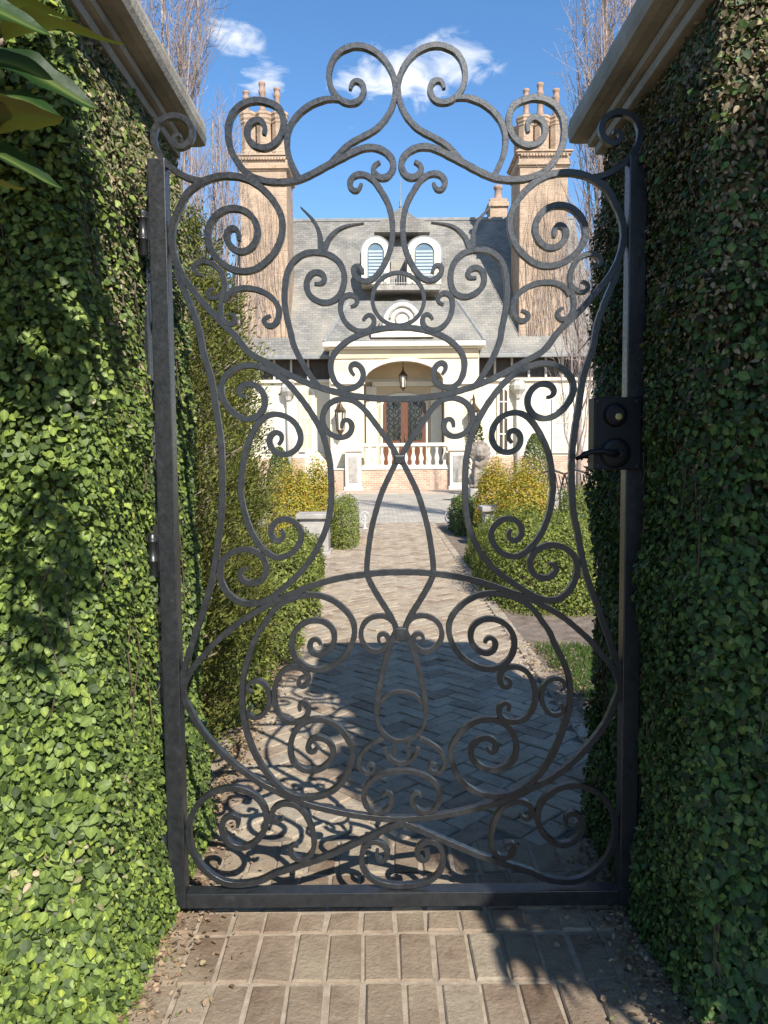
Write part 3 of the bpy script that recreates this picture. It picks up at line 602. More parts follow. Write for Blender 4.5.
# ------------------------------------------------------------------ magnolias (leaves catch the sun and shade the ground and pillars)
def mag_leaves(P, T, N, size, parent, wide=.82):
    # broad leathery leaf with more vertices than the ivy
    st = [(y_, .335*math.sin(math.pi*min(1, y_**.82))**.72*(1-.25*y_)+.004) for y_ in np.linspace(0, 1, 15)]
    lv = []
    for y, w in st: zz = -.09*y*y + .05*math.sin(5*y); ed_ = .20*w + .012*math.sin(19*y); lv += [(-w, y, ed_+zz), (-w*.5, y, ed_*.35+zz), (0, y, zz), (w*.5, y, ed_*.35+zz), (w, y, ed_*.9+zz)]
    lv = np.array(lv, np.float32); lf = []
    for i in range(len(st)-1):
        a = 5*i; lf += [(a+q, a+q+1, a+q+6, a+q+5) for q in range(4)]
    lf = np.array(lf); N = unit(N); T = unit(T - N*np.sum(T*N, 1, keepdims=True)); B = np.cross(T, N); n = len(P)
    s = np.asarray(size)[:, None, None]
    V = P[:, None, :] + s*(lv[None, :, 0:1]*wide*B[:, None, :] + lv[None, :, 1:2]*T[:, None, :] + lv[None, :, 2:3]*N[:, None, :])
    Fc = lf[None] + (np.arange(n)*len(lv))[:, None, None]
    o = from_np('foliage', V.reshape(-1, 3), Fc.reshape(-1, 4), M['magnolia'], parent, True); rib(o, np.tile(np.array([0, .72, 1, .72, 0]*15, np.float32), n)); return o
def whorls(C, out, k=9):
    P, T, N = [], [], []
    for c, o in zip(C, out):
        o = Vector(o).normalized(); a = o.orthogonal().normalized(); b = o.cross(a)
        for i in range(k):
            an = i*2.4 + random.random(); e = random.uniform(.1, .9)
            t = (a*math.cos(an)+b*math.sin(an))*(1-e*.5) + o*e
            t.z -= .15
            P.append(Vector(c)+o*random.uniform(-.06, .03)); T.append(t); N.append(o - t*o.dot(t)*.6 + Vector((0, 0, .5)))
    return np.array(P), np.array(T), np.array(N)
mag = empty('magnolia_tree', (2.3, .3, 0), 'magnolia tree right of the gate whose leaves shade the right pillar', 'tree', 'magnolia trees in front of the gate')
C, O = [], []
while len(C) < 200:
    d = Vector(rng.normal(size=3)).normalized(); r = random.random()**.35
    c = Vector((1.95, .2, 2.0)) + Vector((d.x*.72, d.y*.8, d.z*1.0))*r
    if c.x < .56*max(c.y, 0)+.2: continue
    C.append(c); O.append(d + Vector((0, 0, .3)))
while len(C) < 330:
    d = Vector(rng.normal(size=3)).normalized(); r = random.random()**.4
    c = Vector((1.62, .2, 3.0)) + Vector((d.x*.42, d.y*.5, d.z*.85))*r
    C.append(c); O.append(d + Vector((0, 0, .3)))
while len(C) < 780:
    d = Vector(rng.normal(size=3)).normalized(); r = random.random()**.35
    c = Vector((2.15, .3, 3.25)) + Vector((d.x*1.02, d.y*1.0, d.z*2.35))*r
    if c.z > 2.75 and mnoise.noise(c*1.5) > .02: continue
    if c.z < .75 or (c.y > .45*0 and c.x < .56*max(c.y, 0)+.12): continue
    C.append(c); O.append(d + Vector((0, 0, .3)))
P, T, N = whorls(C, O, 9); mag_leaves(P, T, N, rng.uniform(.12, .19, len(P)), mag)
bm = bmesh.new(); tube(bm, [(2.3, .3, -.05), (2.28, .31, 1.5), (2.3, .28, 3), (2.28, .3, 5.2)], [.09, .075, .05, .015], 10)
for c in C[::4]:
    z0 = max(.7, c.z-.6); tube(bm, [(2.29, .3, z0), ((2.29+c.x)/2, (.3+c.y)/2, (z0+c.z)/2+.04), c], [.022, .014, .006], 5)
from_bm('trunk', bm, M['bark'], mag, True)

mag = empty('magnolia_tree', (-1.75, .95, 0), 'magnolia branch with big glossy leaves at the upper left, before the ivy', 'tree', 'magnolia trees in front of the gate')
def at(u, v, Y): x, z = W(u, v, Y); return Vector((x, Y, z))
# leaves the photo shows: base, tip (photo points at their distance), facing
vis = [((4, 41, 1.06), (124, 42, 1.0), (0, -.15, 1), .62), ((0, 30, 1.15), (80, 27, 1.12), (0, -.05, 1), .6),
       ((-18, 60, 1.03), (86, 58, .99), (.15, -.8, .6), .56), ((-14, 100, 1.03), (62, 113, 1.0), (0, -.5, .86), .6),
       ((-42, 132, 1.0), (60, 126, .95), (0, .45, 1), .62), ((-40, 152, 1.02), (53, 140, .97), (.1, -.55, .85), .46),
       ((-75, 188, .98), (20, 208, .94), (0, .15, 1), .6), ((-20, 12, 1.08), (74, 20, 1.06), (0, -.1, 1), .7), ((-6, 40, 1.1), (28, -30, 1.08), (.5, -.7, .3), .5),
       ((-20, 70, 1.08), (16, 26, 1.05), (.6, .5, .5), .42), ((-50, 5, .98), (40, -6, .96), (.1, -.7, .6), .6), ((-70, 85, .98), (8, 92, .96), (0, -.6, .7), .55), ((-5, 15, 1.12), (60, -30, 1.12), (.2, -.6, .6), .6)]
P, T, N, sz = [], [], [], []
for b, t, nn, w in vis:
    pb, pt = at(*b), at(*t); P.append(pb); T.append(pt-pb); N.append(nn); sz.append((pt-pb).length)
C2, O2 = [], []
for c in [(-.62, 1.25, 2.62), (-.72, 1.4, 2.5), (-.55, 1.05, 2.55), (-.8, 1.2, 2.45), (-.9, 1.35, 2.35), (-.75, 1.0, 2.3), (-.65, 1.35, 2.8), (-.9, 1.1, 2.7), (-1.0, 1.3, 2.1), (-.78, .9, 2.1), (-.6, .85, 2.3), (-.95, 1.45, 2.55), (-.85, 1.5, 2.2),
          (-1.05, 1.2, 1.85), (-1.1, .9, 1.9), (-1.3, 1.1, 2.2), (-1.3, .9, 2.6), (-1.5, 1.1, 2.9), (-1.6, .9, 2.3), (-1.1, .7, 2.9), (-1.4, .6, 2.0), (-1.8, 1.3, 2.5), (-1.7, .6, 3.1), (-1.2, 1.0, 3.1), (-.78, 1.15, 2.95), (-.58, 1.3, 2.75), (-.66, 1.2, 2.85), (-.5, 1.15, 2.7), (-.7, 1.45, 2.65), (-.55, 1.4, 2.6)]:
    for j in range(3):
        C2.append(Vector(c)+Vector(rng.normal(size=3))*.06); O2.append(Vector((.4, .2, .5))+Vector(rng.normal(size=3))*.5)
P2, T2, N2 = whorls(C2, O2, 8)
uvx = 384+F*P2[:, 0]/P2[:, 1]
mag_leaves(np.array([*map(tuple, P)]), np.array([*map(tuple, T)]), np.array(N, float), sz, mag, np.array([v[3] for v in vis])[:, None, None])
s2 = rng.uniform(.12, .18, len(P2))
tips = P2 + unit(T2)*s2[:, None]
def inframe(Q, m=70):
    L = (Q - np.array([0, 0, H])) @ np.array(RM); zz = np.maximum(-L[:, 2], .05)
    return (np.abs(F*L[:, 0]/zz) < 384+m) & (np.abs(F*L[:, 1]/zz) < 512+m) & (L[:, 2] < -.05)
mid_ = (P2+tips)/2; zs_ = mid_[:, 2]-(YF-mid_[:, 1])*.931; xs_ = mid_[:, 0]-(YF-mid_[:, 1])*.414
keep = ~((zs_ < 1.56) & (xs_ > -1.3)) & ~(inframe(P2) | inframe(tips) | inframe((P2+tips)/2))
mag_leaves(P2[keep], T2[keep], N2[keep], s2[keep], mag)
bm = bmesh.new(); tube(bm, [(-1.75, .95, -.05), (-1.7, .95, 1.2), (-1.72, .92, 2.2), (-1.6, .9, 3.2)], [.07, .06, .045, .015], 10)
hub = at(-45, 80, 1.08)
tube(bm, [(-1.7, .95, 1.55), (-1.2, 1.05, 1.9), hub], [.03, .02, .012], 8)
for p in P: tube(bm, [hub, (hub+p)/2+Vector((0, 0, .01)), p], [.008, .006, .004], 5)
limbs = []
for e in ((-.72, 1.25, 2.6), (-.95, 1.3, 2.15), (-1.2, .85, 2.75), (-1.35, .75, 2.05)):
    e = Vector(e); a_ = Vector((-1.7, .93, e.z-.75)); L_ = [a_.lerp(e, f)+Vector((0, .02*math.sin(7*f), .10*math.sin(3.1*f))) for f in np.linspace(0, 1, 9)]
    tube(bm, L_, [.026-.018*k/8 for k in range(9)], 7); limbs += L_[3:]
for c in C2[::3]:
    q = min(limbs, key=lambda l: (l-c).length); tube(bm, [q, q.lerp(c, .5)+Vector((0, 0, .02)), c], [.006, .005, .003], 5)
from_bm('trunk', bm, M['bark'], mag, True)

# ------------------------------------------------------------------ plants inside the garden
def clumped(P0, Nrm, per, spread):
    k = np.repeat(np.arange(len(P0)), per)
    P = P0[k] + rng.normal(size=(len(k), 3))*spread; return P, Nrm[k]
def conifer(x, y, r, h, label, clumps=640, lean=0):
    t = empty('conifer', (x, y, 0), label, 'tree', 'tall conifers left of the path')
    z = h*(1-rng.random(clumps)**.75); a = rng.uniform(0, 2*math.pi, clumps)
    prof = np.clip(1.12*(1-(z/h)**3.2), .05, 1)*np.clip(.8+z/h*1.4, 0, 1)
    Pa = np.stack([np.cos(a), np.sin(a), 0*a], 1); P0 = np.stack([x+0*a, y+0*a, z], 1)
    rr = r*prof*(1+.32*nz(np.stack([np.cos(a)*1.5, np.sin(a)*1.5, z*2.2], 1), 1.3, x))*rng.uniform(.55, 1.05, clumps)
    P0 += Pa*rr[:, None]
    P, Nn = clumped(P0, Pa, 84, .05)
    n = len(P); T = Nn*.8 + np.array([0, 0, .75]) + rnd(n)*.55; N = np.cross(T, rnd(n))
    leaves('foliage', P, N, T, rng.uniform(.016, .042, n), M['conifer'], t, 1.0, 'slim')
    bm = bmesh.new(); tube(bm, [(x, y, -.05), (x+.02, y, h*.5), (x, y, h*.96)], [r*.12, r*.07, .006], 8)
    for i in range(0, clumps, 7):
        p = P0[i]; tube(bm, [(x, y, max(.1, p[2]-.25)), ((x+p[0])/2, (y+p[1])/2, p[2]-.1), tuple(p)], [.012, .009, .004], 4)
    from_bm('trunk', bm, M['bark'], t, True)
conifer(-1.17, 3.75, .40, 3.0, 'nearest tall conifer, just behind the left pillar and gate hinges')
conifer(-1.18, 5.0, .42, 3.05, 'second tall conifer behind the left pillar, its top beside the chimney')
conifer(-1.42, 6.4, .40, 2.95, 'third conifer in the left row, before the brick chimney foot')
conifer(-1.86, 8.0, .46, 2.75, 'farthest conifer of the left row, beside the golden shrubs')
conifer(-2.3, 5.2, .6, 3.2, 'conifer standing back behind the left row, nearly hidden')
def mound(name, x, y, z0, rx, ry, rz, n, mat, label, cat, group=None, size=(.02, .04), boxy=0, shape='leaf', wide=1.):
    t = empty(name, (x, y, z0), label, cat, group)
    d = unit(rnd(n)); d[:, 2] = np.abs(d[:, 2])*1.0 - .15*(rng.random(n) < .3)
    if boxy: d = d/np.maximum(np.max(np.abs(d), axis=1, keepdims=True), .2)**boxy
    rr = (1+.13*nz(d*2.2+np.array([x, y, 0]), 1, 3) + .07*nz(d*6, 1, x))*rng.uniform(.72, 1.06, n)
    P = np.array([x, y, z0]) + d*np.array([rx, ry, rz])*rr[:, None]
    P[:, 2] = np.maximum(P[:, 2], z0)
    T = d*.6 + np.array([0, 0, .5]) + rnd(n)*.7; N = d + rnd(n)*.6 + np.array([0, 0, .3])
    leaves('foliage', P, N, T, rng.uniform(*size, n), mat, t, wide, shape)
    bm = bmesh.new()
    for i in range(9):
        p = P[rng.integers(n)]; q = np.array([x, y, z0-.02]); tube(bm, [tuple(q+rng.normal(size=3)*np.array([rx*.2, ry*.2, 0])), tuple((p+q)/2+np.array([0, 0, rz*.15])), tuple(p)], [.012, .009, .004], 5)
    from_bm('stems', bm, M['bark'], t)
    return t
# low juniper sprays at the foot of the conifers
for i, (x, y, rx, rz, lb) in enumerate([(-1.02, 4.5, .30, .55, 'spreading juniper nearest the gate at the foot of the conifers'), (-.98, 5.7, .34, .62, 'spreading juniper in the middle of the left path edge'), (-1.0, 7.1, .38, .7, 'spreading juniper farthest along the left path edge with a sprig over the bricks')]):
    mound('juniper', x, y, .0, rx, .62, rz, 5200, M['juniper'], lb, 'shrub', 'junipers along the left edge', (.035, .075), 0, 'slim', 1.3)
# clipped and golden shrubs: photo position, distance, size
def shrub(name, u, v0, v1, wpx, Y, mat, label, group, n=3600, depth=None, size=(.02, .042), boxy=.0, zb=None):
    x, zt_ = W(u, v0, Y); zb_ = WZ(u, v1, Y) if zb is None else zb
    rx = wpx/2*Y/F
    mound(name, x, Y, zb_, rx/1.05, depth or rx, (zt_-zb_)/1.08, int(n*2.4), mat, label, 'shrub', group, size, boxy, 'far')
shrub('golden_shrub', 291, 457, 548, 60, 12.2, M['golden'], 'left golden shrub with orange tips, beside the conifers', 'golden shrubs in stone planters', 4600)
shrub('golden_shrub', 316, 453, 530, 46, 13.2, M['golden'], 'golden shrub just left of the balustrade, above the pale planter', 'golden shrubs in stone planters', 4000)
shrub('golden_shrub', 494, 455, 522, 42, 13.4, M['golden'], 'greener golden shrub right of the path, in front of the lion', 'golden shrubs in stone planters', 4000)
shrub('golden_shrub', 524, 455, 540, 64, 12.2, M['golden'], 'large orange tipped shrub right of the path, below the topiary cone', 'golden shrubs in stone planters', 5000)
shrub('box_hedge', 295, 528, 615, 54, 8.6, M['boxleaf'], 'low green hedge before the left stone planter', 'clipped low hedges', 6500, 1.1, (.018, .034), .4, 0)
shrub('box_hedge', 345, 495, 552, 27, 13.0, M['boxleaf'], 'small square yellow green hedge left of the path end', 'clipped low hedges', 3600, .9, (.018, .034), .75, 0)
shrub('box_hedge', 464, 493, 540, 27, 15.0, M['darkbox'], 'small dark hedge right of the path end', 'clipped low hedges', 2600, .9, (.03, .05), .6, 0)
shrub('box_hedge', 540, 507, 620, 126, 8.4, M['boxleaf'], 'wide yellow green hedge right of the path, behind the gate scrolls', 'clipped low hedges', 15000, 1.35, (.018, .034), .55, 0)
shrub('box_hedge', 493, 524, 585, 52, 10.2, M['boxleaf'], 'low yellow green hedge below the right stone planter at the path edge', 'clipped low hedges', 4200, .9, (.018, .034), .5, 0)
shrub('box_hedge', 585, 480, 560, 60, 10.6, M['boxleaf'], 'taller hedge at the right beside the dark garden chairs', 'clipped low hedges', 6000, .8, (.018, .034), .5, 0)
# cone topiary
x, zt_ = W(535, 434, 21)
t = empty('topiary_cone', (x, 21, 0), 'smooth clipped green cone behind the right golden shrub', 'topiary')
n = 5200; z = rng.random(n)**.8*zt_*.995; a = rng.uniform(0, 2*math.pi, n); rr = .46*np.sqrt(np.clip(1-(z/zt_)**1.6, 0, 1))*rng.uniform(.9, 1.03, n)
P = np.stack([x+rr*np.cos(a), 21+rr*np.sin(a), z], 1); d = np.stack([np.cos(a), np.sin(a), .3+0*a], 1)
leaves('foliage', P, d+rnd(n)*.5, d+rnd(n)*.7, rng.uniform(.03, .055, n), M['darkbox'], t, 1., 'far')
bm = bmesh.new(); tube(bm, [(x, 21, -.05), (x, 21, zt_*.9)], [.05, .01], 8); from_bm('trunk', bm, M['bark'], t)
# cone topiary at the left, mostly behind the golden shrub
x, zt_ = W(279, 447, 21)
t = empty('topiary_cone', (x, 21, 0), 'green cone topiary showing above the left golden shrub', 'topiary')
z = rng.random(n)**.8*zt_*.995; rr = .42*np.sqrt(np.clip(1-(z/zt_)**1.6, 0, 1))*rng.uniform(.9, 1.03, n)
P = np.stack([x+rr*np.cos(a), 21+rr*np.sin(a), z], 1)
leaves('foliage', P, d+rnd(n)*.5, d+rnd(n)*.7, rng.uniform(.03, .055, n), M['darkbox'], t, 1., 'far')
bm = bmesh.new(); tube(bm, [(x, 21, -.05), (x, 21, zt_*.9)], [.05, .01], 8); from_bm('trunk', bm, M['bark'], t)
# stone planters under the golden shrubs
def planter(u, Y, w, h, label):
    x = WX(u, 520, Y)
    t = empty('stone_planter', (x, Y, 0), label, 'planter', 'pale stone planters')
    bm = bmesh.new(); bx(bm, x-w*.46, x+w*.46, Y-w*.46, Y+w*.46, 0, .07, .012); bx(bm, x-w*.40, x+w*.40, Y-w*.40, Y+w*.40, .0705, h-.0805, .015)
    from_bm('body', bm, M['planter'], t)
    bm = bmesh.new(); bx(bm, x-w/2, x+w/2, Y-w/2, Y+w/2, h-.08, h, .02); from_bm('rim', bm, M['planter'], t)
    bm = bmesh.new(); bx(bm, x-w*.28, x+w*.28, Y-w*.40-.02, Y-w*.401, .16, h-.17, .008); from_bm('panel', bm, M['planter'], t)
planter(315, 11.7, .54, .64, 'pale square stone planter left of the path')
planter(497, 12.6, .56, .66, 'pale square stone planter right of the path')
# bare trees
def bare_tree(x, y, h, spread, label, nb=13, twigs=26, group='leafless upright trees', r0=.085, z_first=.6, upr=1.):
    t = empty('bare_tree', (x, y, 0), label, 'tree', group)
    bm = bmesh.new(); tube(bm, [(x, y, -.1), (x+.03, y, h*.3), (x-.02, y, h*.62), (x, y, h*.9)], [r0, r0*.8, r0*.45, .012], 9)
    tw = bmesh.new()
    for i in range(nb):
        a = i*2.4+random.random(); z0 = z_first + (h*.62-z_first)*(i/nb); L = (h-z0)*random.uniform(.62, .95)
        d = Vector((math.cos(a), math.sin(a), 0)); pts = []
        for k in range(6):
            f = k/5; pts.append(Vector((x, y, z0)) + d*spread*(f**.6)*random.uniform(.85, 1.1)*(.6+.4*L/h) + Vector((0, 0, L*f*upr)) + Vector(rng.normal(size=3))*.05)
        tube(bm, pts, [r0*.34*(1-.85*k/5) for k in range(6)], 6)
        for j in range(twigs):
            f = random.uniform(.12, 1); k = min(4, int(f*5)); p = pts[k].lerp(pts[k+1], f*5-k)
            l = random.uniform(.5, 1.5)*(1.25-.6*f)*(h/9); aa = random.uniform(0, 6.28); o = Vector((math.cos(aa), math.sin(aa), 0))*random.uniform(.1, .42) + Vector((0, 0, 1))*upr + Vector(rng.normal(size=3))*.12
            q = [p, p+o*l*.45+Vector(rng.normal(size=3))*.04, p+o*l+Vector((0, 0, .08*l))]
            tube(tw, q, [.007, .005, .0025], 3)
            for m in range(4):
                s = q[0].lerp(q[2], random.uniform(.2, .95)); o2 = o*.8 + Vector(rng.normal(size=3))*.38; l2 = l*random.uniform(.2, .5)
                tube(tw, [s, s+o2*l2*.5+Vector(rng.normal(size=3))*.02, s+o2*l2], [.005, .004, .002], 3)
    from_bm('trunk', bm, M['baretwig'], t, True); from_bm('twigs', tw, M['baretwig'], t)
bare_tree(WX(165, 100, 13), 13, 10.6, .75, 'leafless pinkish upright tree showing past the left stone cornice', 11, 30)
bare_tree(WX(212, 100, 17), 17, 9.6, .62, 'thinner leafless tree between the left cornice and the left chimney', 9, 24)
bare_tree(WX(238, 250, 22), 22, 7.6, .75, 'short leafless tree in front of the left chimney foot', 7, 16)
bare_tree(WX(606, 100, 14), 14, 10.8, .62, 'leafless upright tree showing past the right stone cornice', 12, 32)
bare_tree(WX(580, 300, 24), 24, 9.2, 1.3, 'spreading leafless tree in front of the right end of the roof', 13, 30, upr=.95)
# iron garden chairs
def chair(u, Y, label):
    x = WX(u, 500, Y); t = empty('garden_chair', (x, Y, 0), label, 'chair', 'dark iron garden chairs')
    zt_ = WZ(u, 470, Y); zs = .46; w = .30
    bm = bmesh.new(); bx(bm, x-w, x+w, Y-.28, Y+.28, zs-.03, zs, .01); from_bm('seat', bm, M['blackiron'], t)
    bm = bmesh.new(); bx(bm, x-w*.9, x+w*.9, Y-.27, Y+.25, zs+.001, zs+.06, .02); from_bm('cushion', bm, M['teal'], t)
    bm = bmesh.new()
    arc = [(x-w+.02, Y+.27, zs), (x-w, Y+.33, zs+.35), (x-w*.7, Y+.37, zt_-.08), (x, Y+.39, zt_), (x+w*.7, Y+.37, zt_-.08), (x+w, Y+.33, zs+.35), (x+w-.02, Y+.27, zs)]
    tube(bm, arc, .018, 8)
    for k in range(-3, 4):
        f = k/3.5; tube(bm, [(x+f*w*.9, Y+.27, zs), (x+f*w*.9+.05*math.sin(k), Y+.33, zs+.3), (x+f*w*.62, Y+.37, zt_-.05-.10*abs(f)**2)], .009, 5)
    from_bm('backrest', bm, M['blackiron'], t, True)
    for sx in (-1, 1):
        for sy in (-1, 1):
            b = bmesh.new(); tube(b, [(x+sx*(w-.02), Y+sy*.26, zs-.03), (x+sx*(w+.02), Y+sy*.29, 0)], [.016, .012], 7); from_bm('leg', b, M['blackiron'], t, True)
        b = bmesh.new(); tube(b, [(x+sx*(w+.02), Y-.24, zs), (x+sx*(w+.05), Y-.2, zs+.24), (x+sx*(w+.03), Y+.05, zs+.27), (x+sx*w, Y+.31, zs+.26)], .014, 7); from_bm('armrest', b, M['blackiron'], t, True)
chair(557, 12.3, 'dark iron garden chair with teal cushion, left of its twin by the hedge')
chair(582, 12.9, 'dark iron garden chair close to the ivy pillar, right of its twin')
# path lights and scroll ornaments
x = WX(333, 540, 12.4); t = empty('path_light', (x-.06, 12.2, 0), 'short pale post with a dark cap at the left path edge', 'path light')
bm = bmesh.new(); lathe(bm, [(.022, 0), (.022, .40)], (x-.06, 12.2, 0), 10); from_bm('post', bm, M['planter'], t)
bm = bmesh.new(); lathe(bm, [(.02, .40), (.055, .41), (.06, .47), (.03, .52), (.008, .53)], (x-.06, 12.2, 0), 12); from_bm('cap', bm, M['blackiron'], t, True)
for u, lb in ((365, 'small curled iron ornament left of the path where the drive begins'), (450, 'small curled iron ornament right of the path where the drive begins')):
    x = WX(u, 530, 15.6); t = empty('path_ornament', (x, 15.6, .02), lb, 'ornament', 'curled iron ornaments by the drive')
    bm = bmesh.new()
    for s in (-1, 1):
        tube(bm, [(x+s*(.10*math.cos(a)*(1-a/9)), 15.6, .26+.13*math.sin(a)*(1-a/9)) for a in np.linspace(-1.5, 6, 22)], .011, 6)
    from_bm('scroll', bm, M['lead'], t, True)
    bm = bmesh.new(); lathe(bm, [(.07, 0), (.06, .03), (.018, .05), (.015, .2), (.03, .26), (.01, .3)], (x, 15.6, .0), 10); from_bm('base', bm, M['lead'], t, True)
# ------------------------------------------------------------------ the house
house = empty('mansion', (1, 36, 0), 'cream stucco mansion with grey slate roof and brick chimneys beyond the gate', 'house')
def hb(name, u0, u1, v0, v1, Y0, Y1, mat, parent=house, bev=0):      # block whose front face fills that photo rectangle at distance Y0
    um = (u0+u1)/2; vm = (v0+v1)/2
    return box(name, WX(u0, vm, Y0), WX(u1, vm, Y0), Y0, Y1, WZ(um, v1, Y0), WZ(um, v0, Y0), mat, parent, bev)
def hz(v, Y): return WZ(403, v, Y)
# main roof: slope facing the gate, back slope, gables
Ye, Yr, Yk = 35.3, 41.5, 47.7
ze, zr_ = hz(355, Ye), hz(219.5, Yr)
rx0, rx1 = WX(222, 300, 36), WX(602, 300, 36)
def roofY(z): return Ye+(z-ze)/(zr_-ze)*(Yr-Ye)
bm = bmesh.new()
prof = [(Ye, ze), (Yr, zr_), (Yk, ze)]
a = [bm.verts.new((rx0, y, z)) for y, z in prof]; b = [bm.verts.new((rx1, y, z)) for y, z in prof]
bm.faces.new(a); bm.faces.new(b[::-1])
for i in range(3): bm.faces.new((a[i], b[i], b[(i+1) % 3], a[(i+1) % 3]))
roof = from_bm('roof', bm, M['slate'], house)
box('ridge_cap', rx0, rx1, Yr-.12, Yr+.12, zr_-.10, zr_+.06, M['slatedark'], roof, .02)
box('gutter', rx0, rx1, Ye-.16, Ye-.005, ze-.16, ze+.02, M['slatedark'], roof, .03)
# walls
zw = ze-.03
zfr = hz(379, 36)
wx0, wx1 = rx0+.3, rx1-.3
box('wall', wx0, wx1, 36, 47, 0, zfr, M['cream'], house)
box('brick_plinth', wx0, wx1, 35.93, 35.998, 0, hz(457, 36), M['brickbase'], house)
fr = box('eave_shade_band', wx0, wx1, 36.0, 46.9, zfr+.003, zw, M['shadepane'], house)  # dark band: shade under the eave and dark windows, put into its colour
for u in range(240, 600, 17):
    if 322 < u < 484: continue
    x = WX(u, 365, 35.9); box('frieze_post', x-.05, x+.05, 35.90, 35.998, zfr+.01, zw-.01, M['lead'], fr)
box('string_course', wx0, wx1, 35.86, 35.997, zfr-.14, zfr-.002, M['trim'], house, .02)
# cross gable peak on the ridge
def wx(u, Y): return WX(u, 250, Y)
bm = bmesh.new()
pk = [W(u, v, 39.5) for u, v in ((374, 232), (379, 222), (386, 219), (393, 213), (400.5, 207), (408, 212), (416, 218), (425, 221), (430, 232))]
prism(bm, pk, 39.5, 42.5); from_bm('ridge_gable', bm, M['slate'], roof)
x, z = W(400.5, 207, 39.8); bm = bmesh.new(); lathe(bm, [(.09, 0), (.05, .15), (.08, .3), (.02, .4), (.018, 1.3), (.0, 1.5)], (x, 39.8, z-.05), 8); from_bm('finial', bm, M['slatedark'], roof, True)
# dormers
def arch(u0, u1, vb, vs, vt, Y, n=14):    # outline: straight sides up to vs, then a half ellipse up to vt
    pts = [W(u0, vb, Y), W(u0, vs, Y)]
    for i in range(1, n): 
        a = math.pi*(1-i/n); pts.append(W((u0+u1)/2+(u1-u0)/2*math.cos(a), vs-(vs-vt)*math.sin(a), Y))
    return pts + [W(u1, vs, Y), W(u1, vb, Y)]
for u0, u1 in ((361.5, 389.5), (407.5, 441)):
    Y = 36.9
    dm = bmesh.new(); prism(dm, arch(u0, u1, 284, 252, 237, Y), Y, 41.0); dmo = from_bm('dormer', dm, M['trim'], house)
    dm = bmesh.new(); prism(dm, arch(u0-1.5, u1+1.5, 262, 251, 235.3, Y+.3), Y+.3, 41.1); from_bm('dormer_roof', dm, M['slatedark'], dmo)
    c = (u0+u1)/2; hw = (u1-u0)*.285
    dm = bmesh.new(); prism(dm, arch(c-hw, c+hw, 281, 253, 243, Y-.05), Y-.03, Y-.001); wn = from_bm('window', dm, M['pane'], dmo)
    zb_, zt_ = WZ(c, 280, Y-.06), WZ(c, 250, Y-.06)
    sl = bmesh.new(); x0, x1 = WX(c-hw+1, 265, Y-.06), WX(c+hw-1, 265, Y-.06)
    for k in range(9):
        z = zb_+.04+(zt_-zb_)*k/9; bx(sl, x0, x1, Y-.06, Y-.031, z, z+(zt_-zb_)/14)
    from_bm('shutter_slats', sl, M['blind'], wn)
    dm = bmesh.new(); pts = arch(c-hw-3.2, c+hw+3.2, 282, 252, 240.3, Y-.1); inn = arch(c-hw-.6, c+hw+.6, 282, 253, 242.6, Y-.1)
    A = [dm.verts.new((p[0], Y-.10, p[1])) for p in pts]; B = [dm.verts.new((p[0], Y-.10, p[1])) for p in inn]
    A2 = [dm.verts.new((p[0], Y-.002, p[1])) for p in pts]; B2 = [dm.verts.new((p[0], Y-.002, p[1])) for p in inn]
    for i in range(len(pts)-1):
        for q in ((A[i], A[i+1], B[i+1], B[i]), (A[i], A2[i], A2[i+1], A[i+1]), (B[i], B[i+1], B2[i+1], B2[i])): dm.faces.new(q)
    from_bm('window_frame', dm, M['cream'], wn)
# balconette below the dormers
bal = hb('balconette', 373, 440, 285, 290, 35.9, 37.6, M['planter'], house, .03)
bm = bmesh.new(); x0, x1 = WX(375, 280, 36), WX(438, 280, 36); z0, z1 = WZ(406, 284.7, 36), WZ(406, 273, 36)
tube(bm, [(x0, 36, z1), (x1, 36, z1)], .03, 6); tube(bm, [(x0, 36, z0+.08), (x1, 36, z0+.08)], .02, 6)
for i in range(27):
    x = x0+(x1-x0)*i/26; tube(bm, [(x, 36, z0), (x, 36, z1)], .013, 5)
from_bm('railing', bm, M['lead'], bal)
# porch: wall with segmental arch
YP, TP = 34.2, .5
zfl = WZ(403, 468, 33.2)
def oarch(ul, ur, vs, vt, Y, n=18):
    pts = []
    for i in range(n+1):
        f = i/n; u = ul+(ur-ul)*f; pts.append(W(u, vs-(vs-vt)*(1-(2*f-1)**2)**.62, Y))
    return pts
pl, pr = WX(330, 400, YP), WX(479, 400, YP)
zpt = WZ(403, 347, YP)
oa = oarch(363.5, 444.5, 380, 360.5, YP)
poly = [(pl, zfl), (pl, zpt), (pr, zpt), (pr, zfl), (oa[-1][0], zfl)] + oa[::-1] + [(oa[0][0], zfl)]
porch = empty('porch', ((pl+pr)/2, YP, 0), None, None); del_ = porch
porch.parent = house; porch.matrix_parent_inverse = Matrix.Translation(-Vector(house.location))
def pobj(o): return o
def pl_link(name, bm, mat, smooth=False):
    return from_bm(name, bm, mat, house, smooth)
bpy.data.objects.remove(porch)
bm = bmesh.new(); prism(bm, poly, YP, YP+TP); pw = pl_link('porch_wall', bm, M['ashlar'])
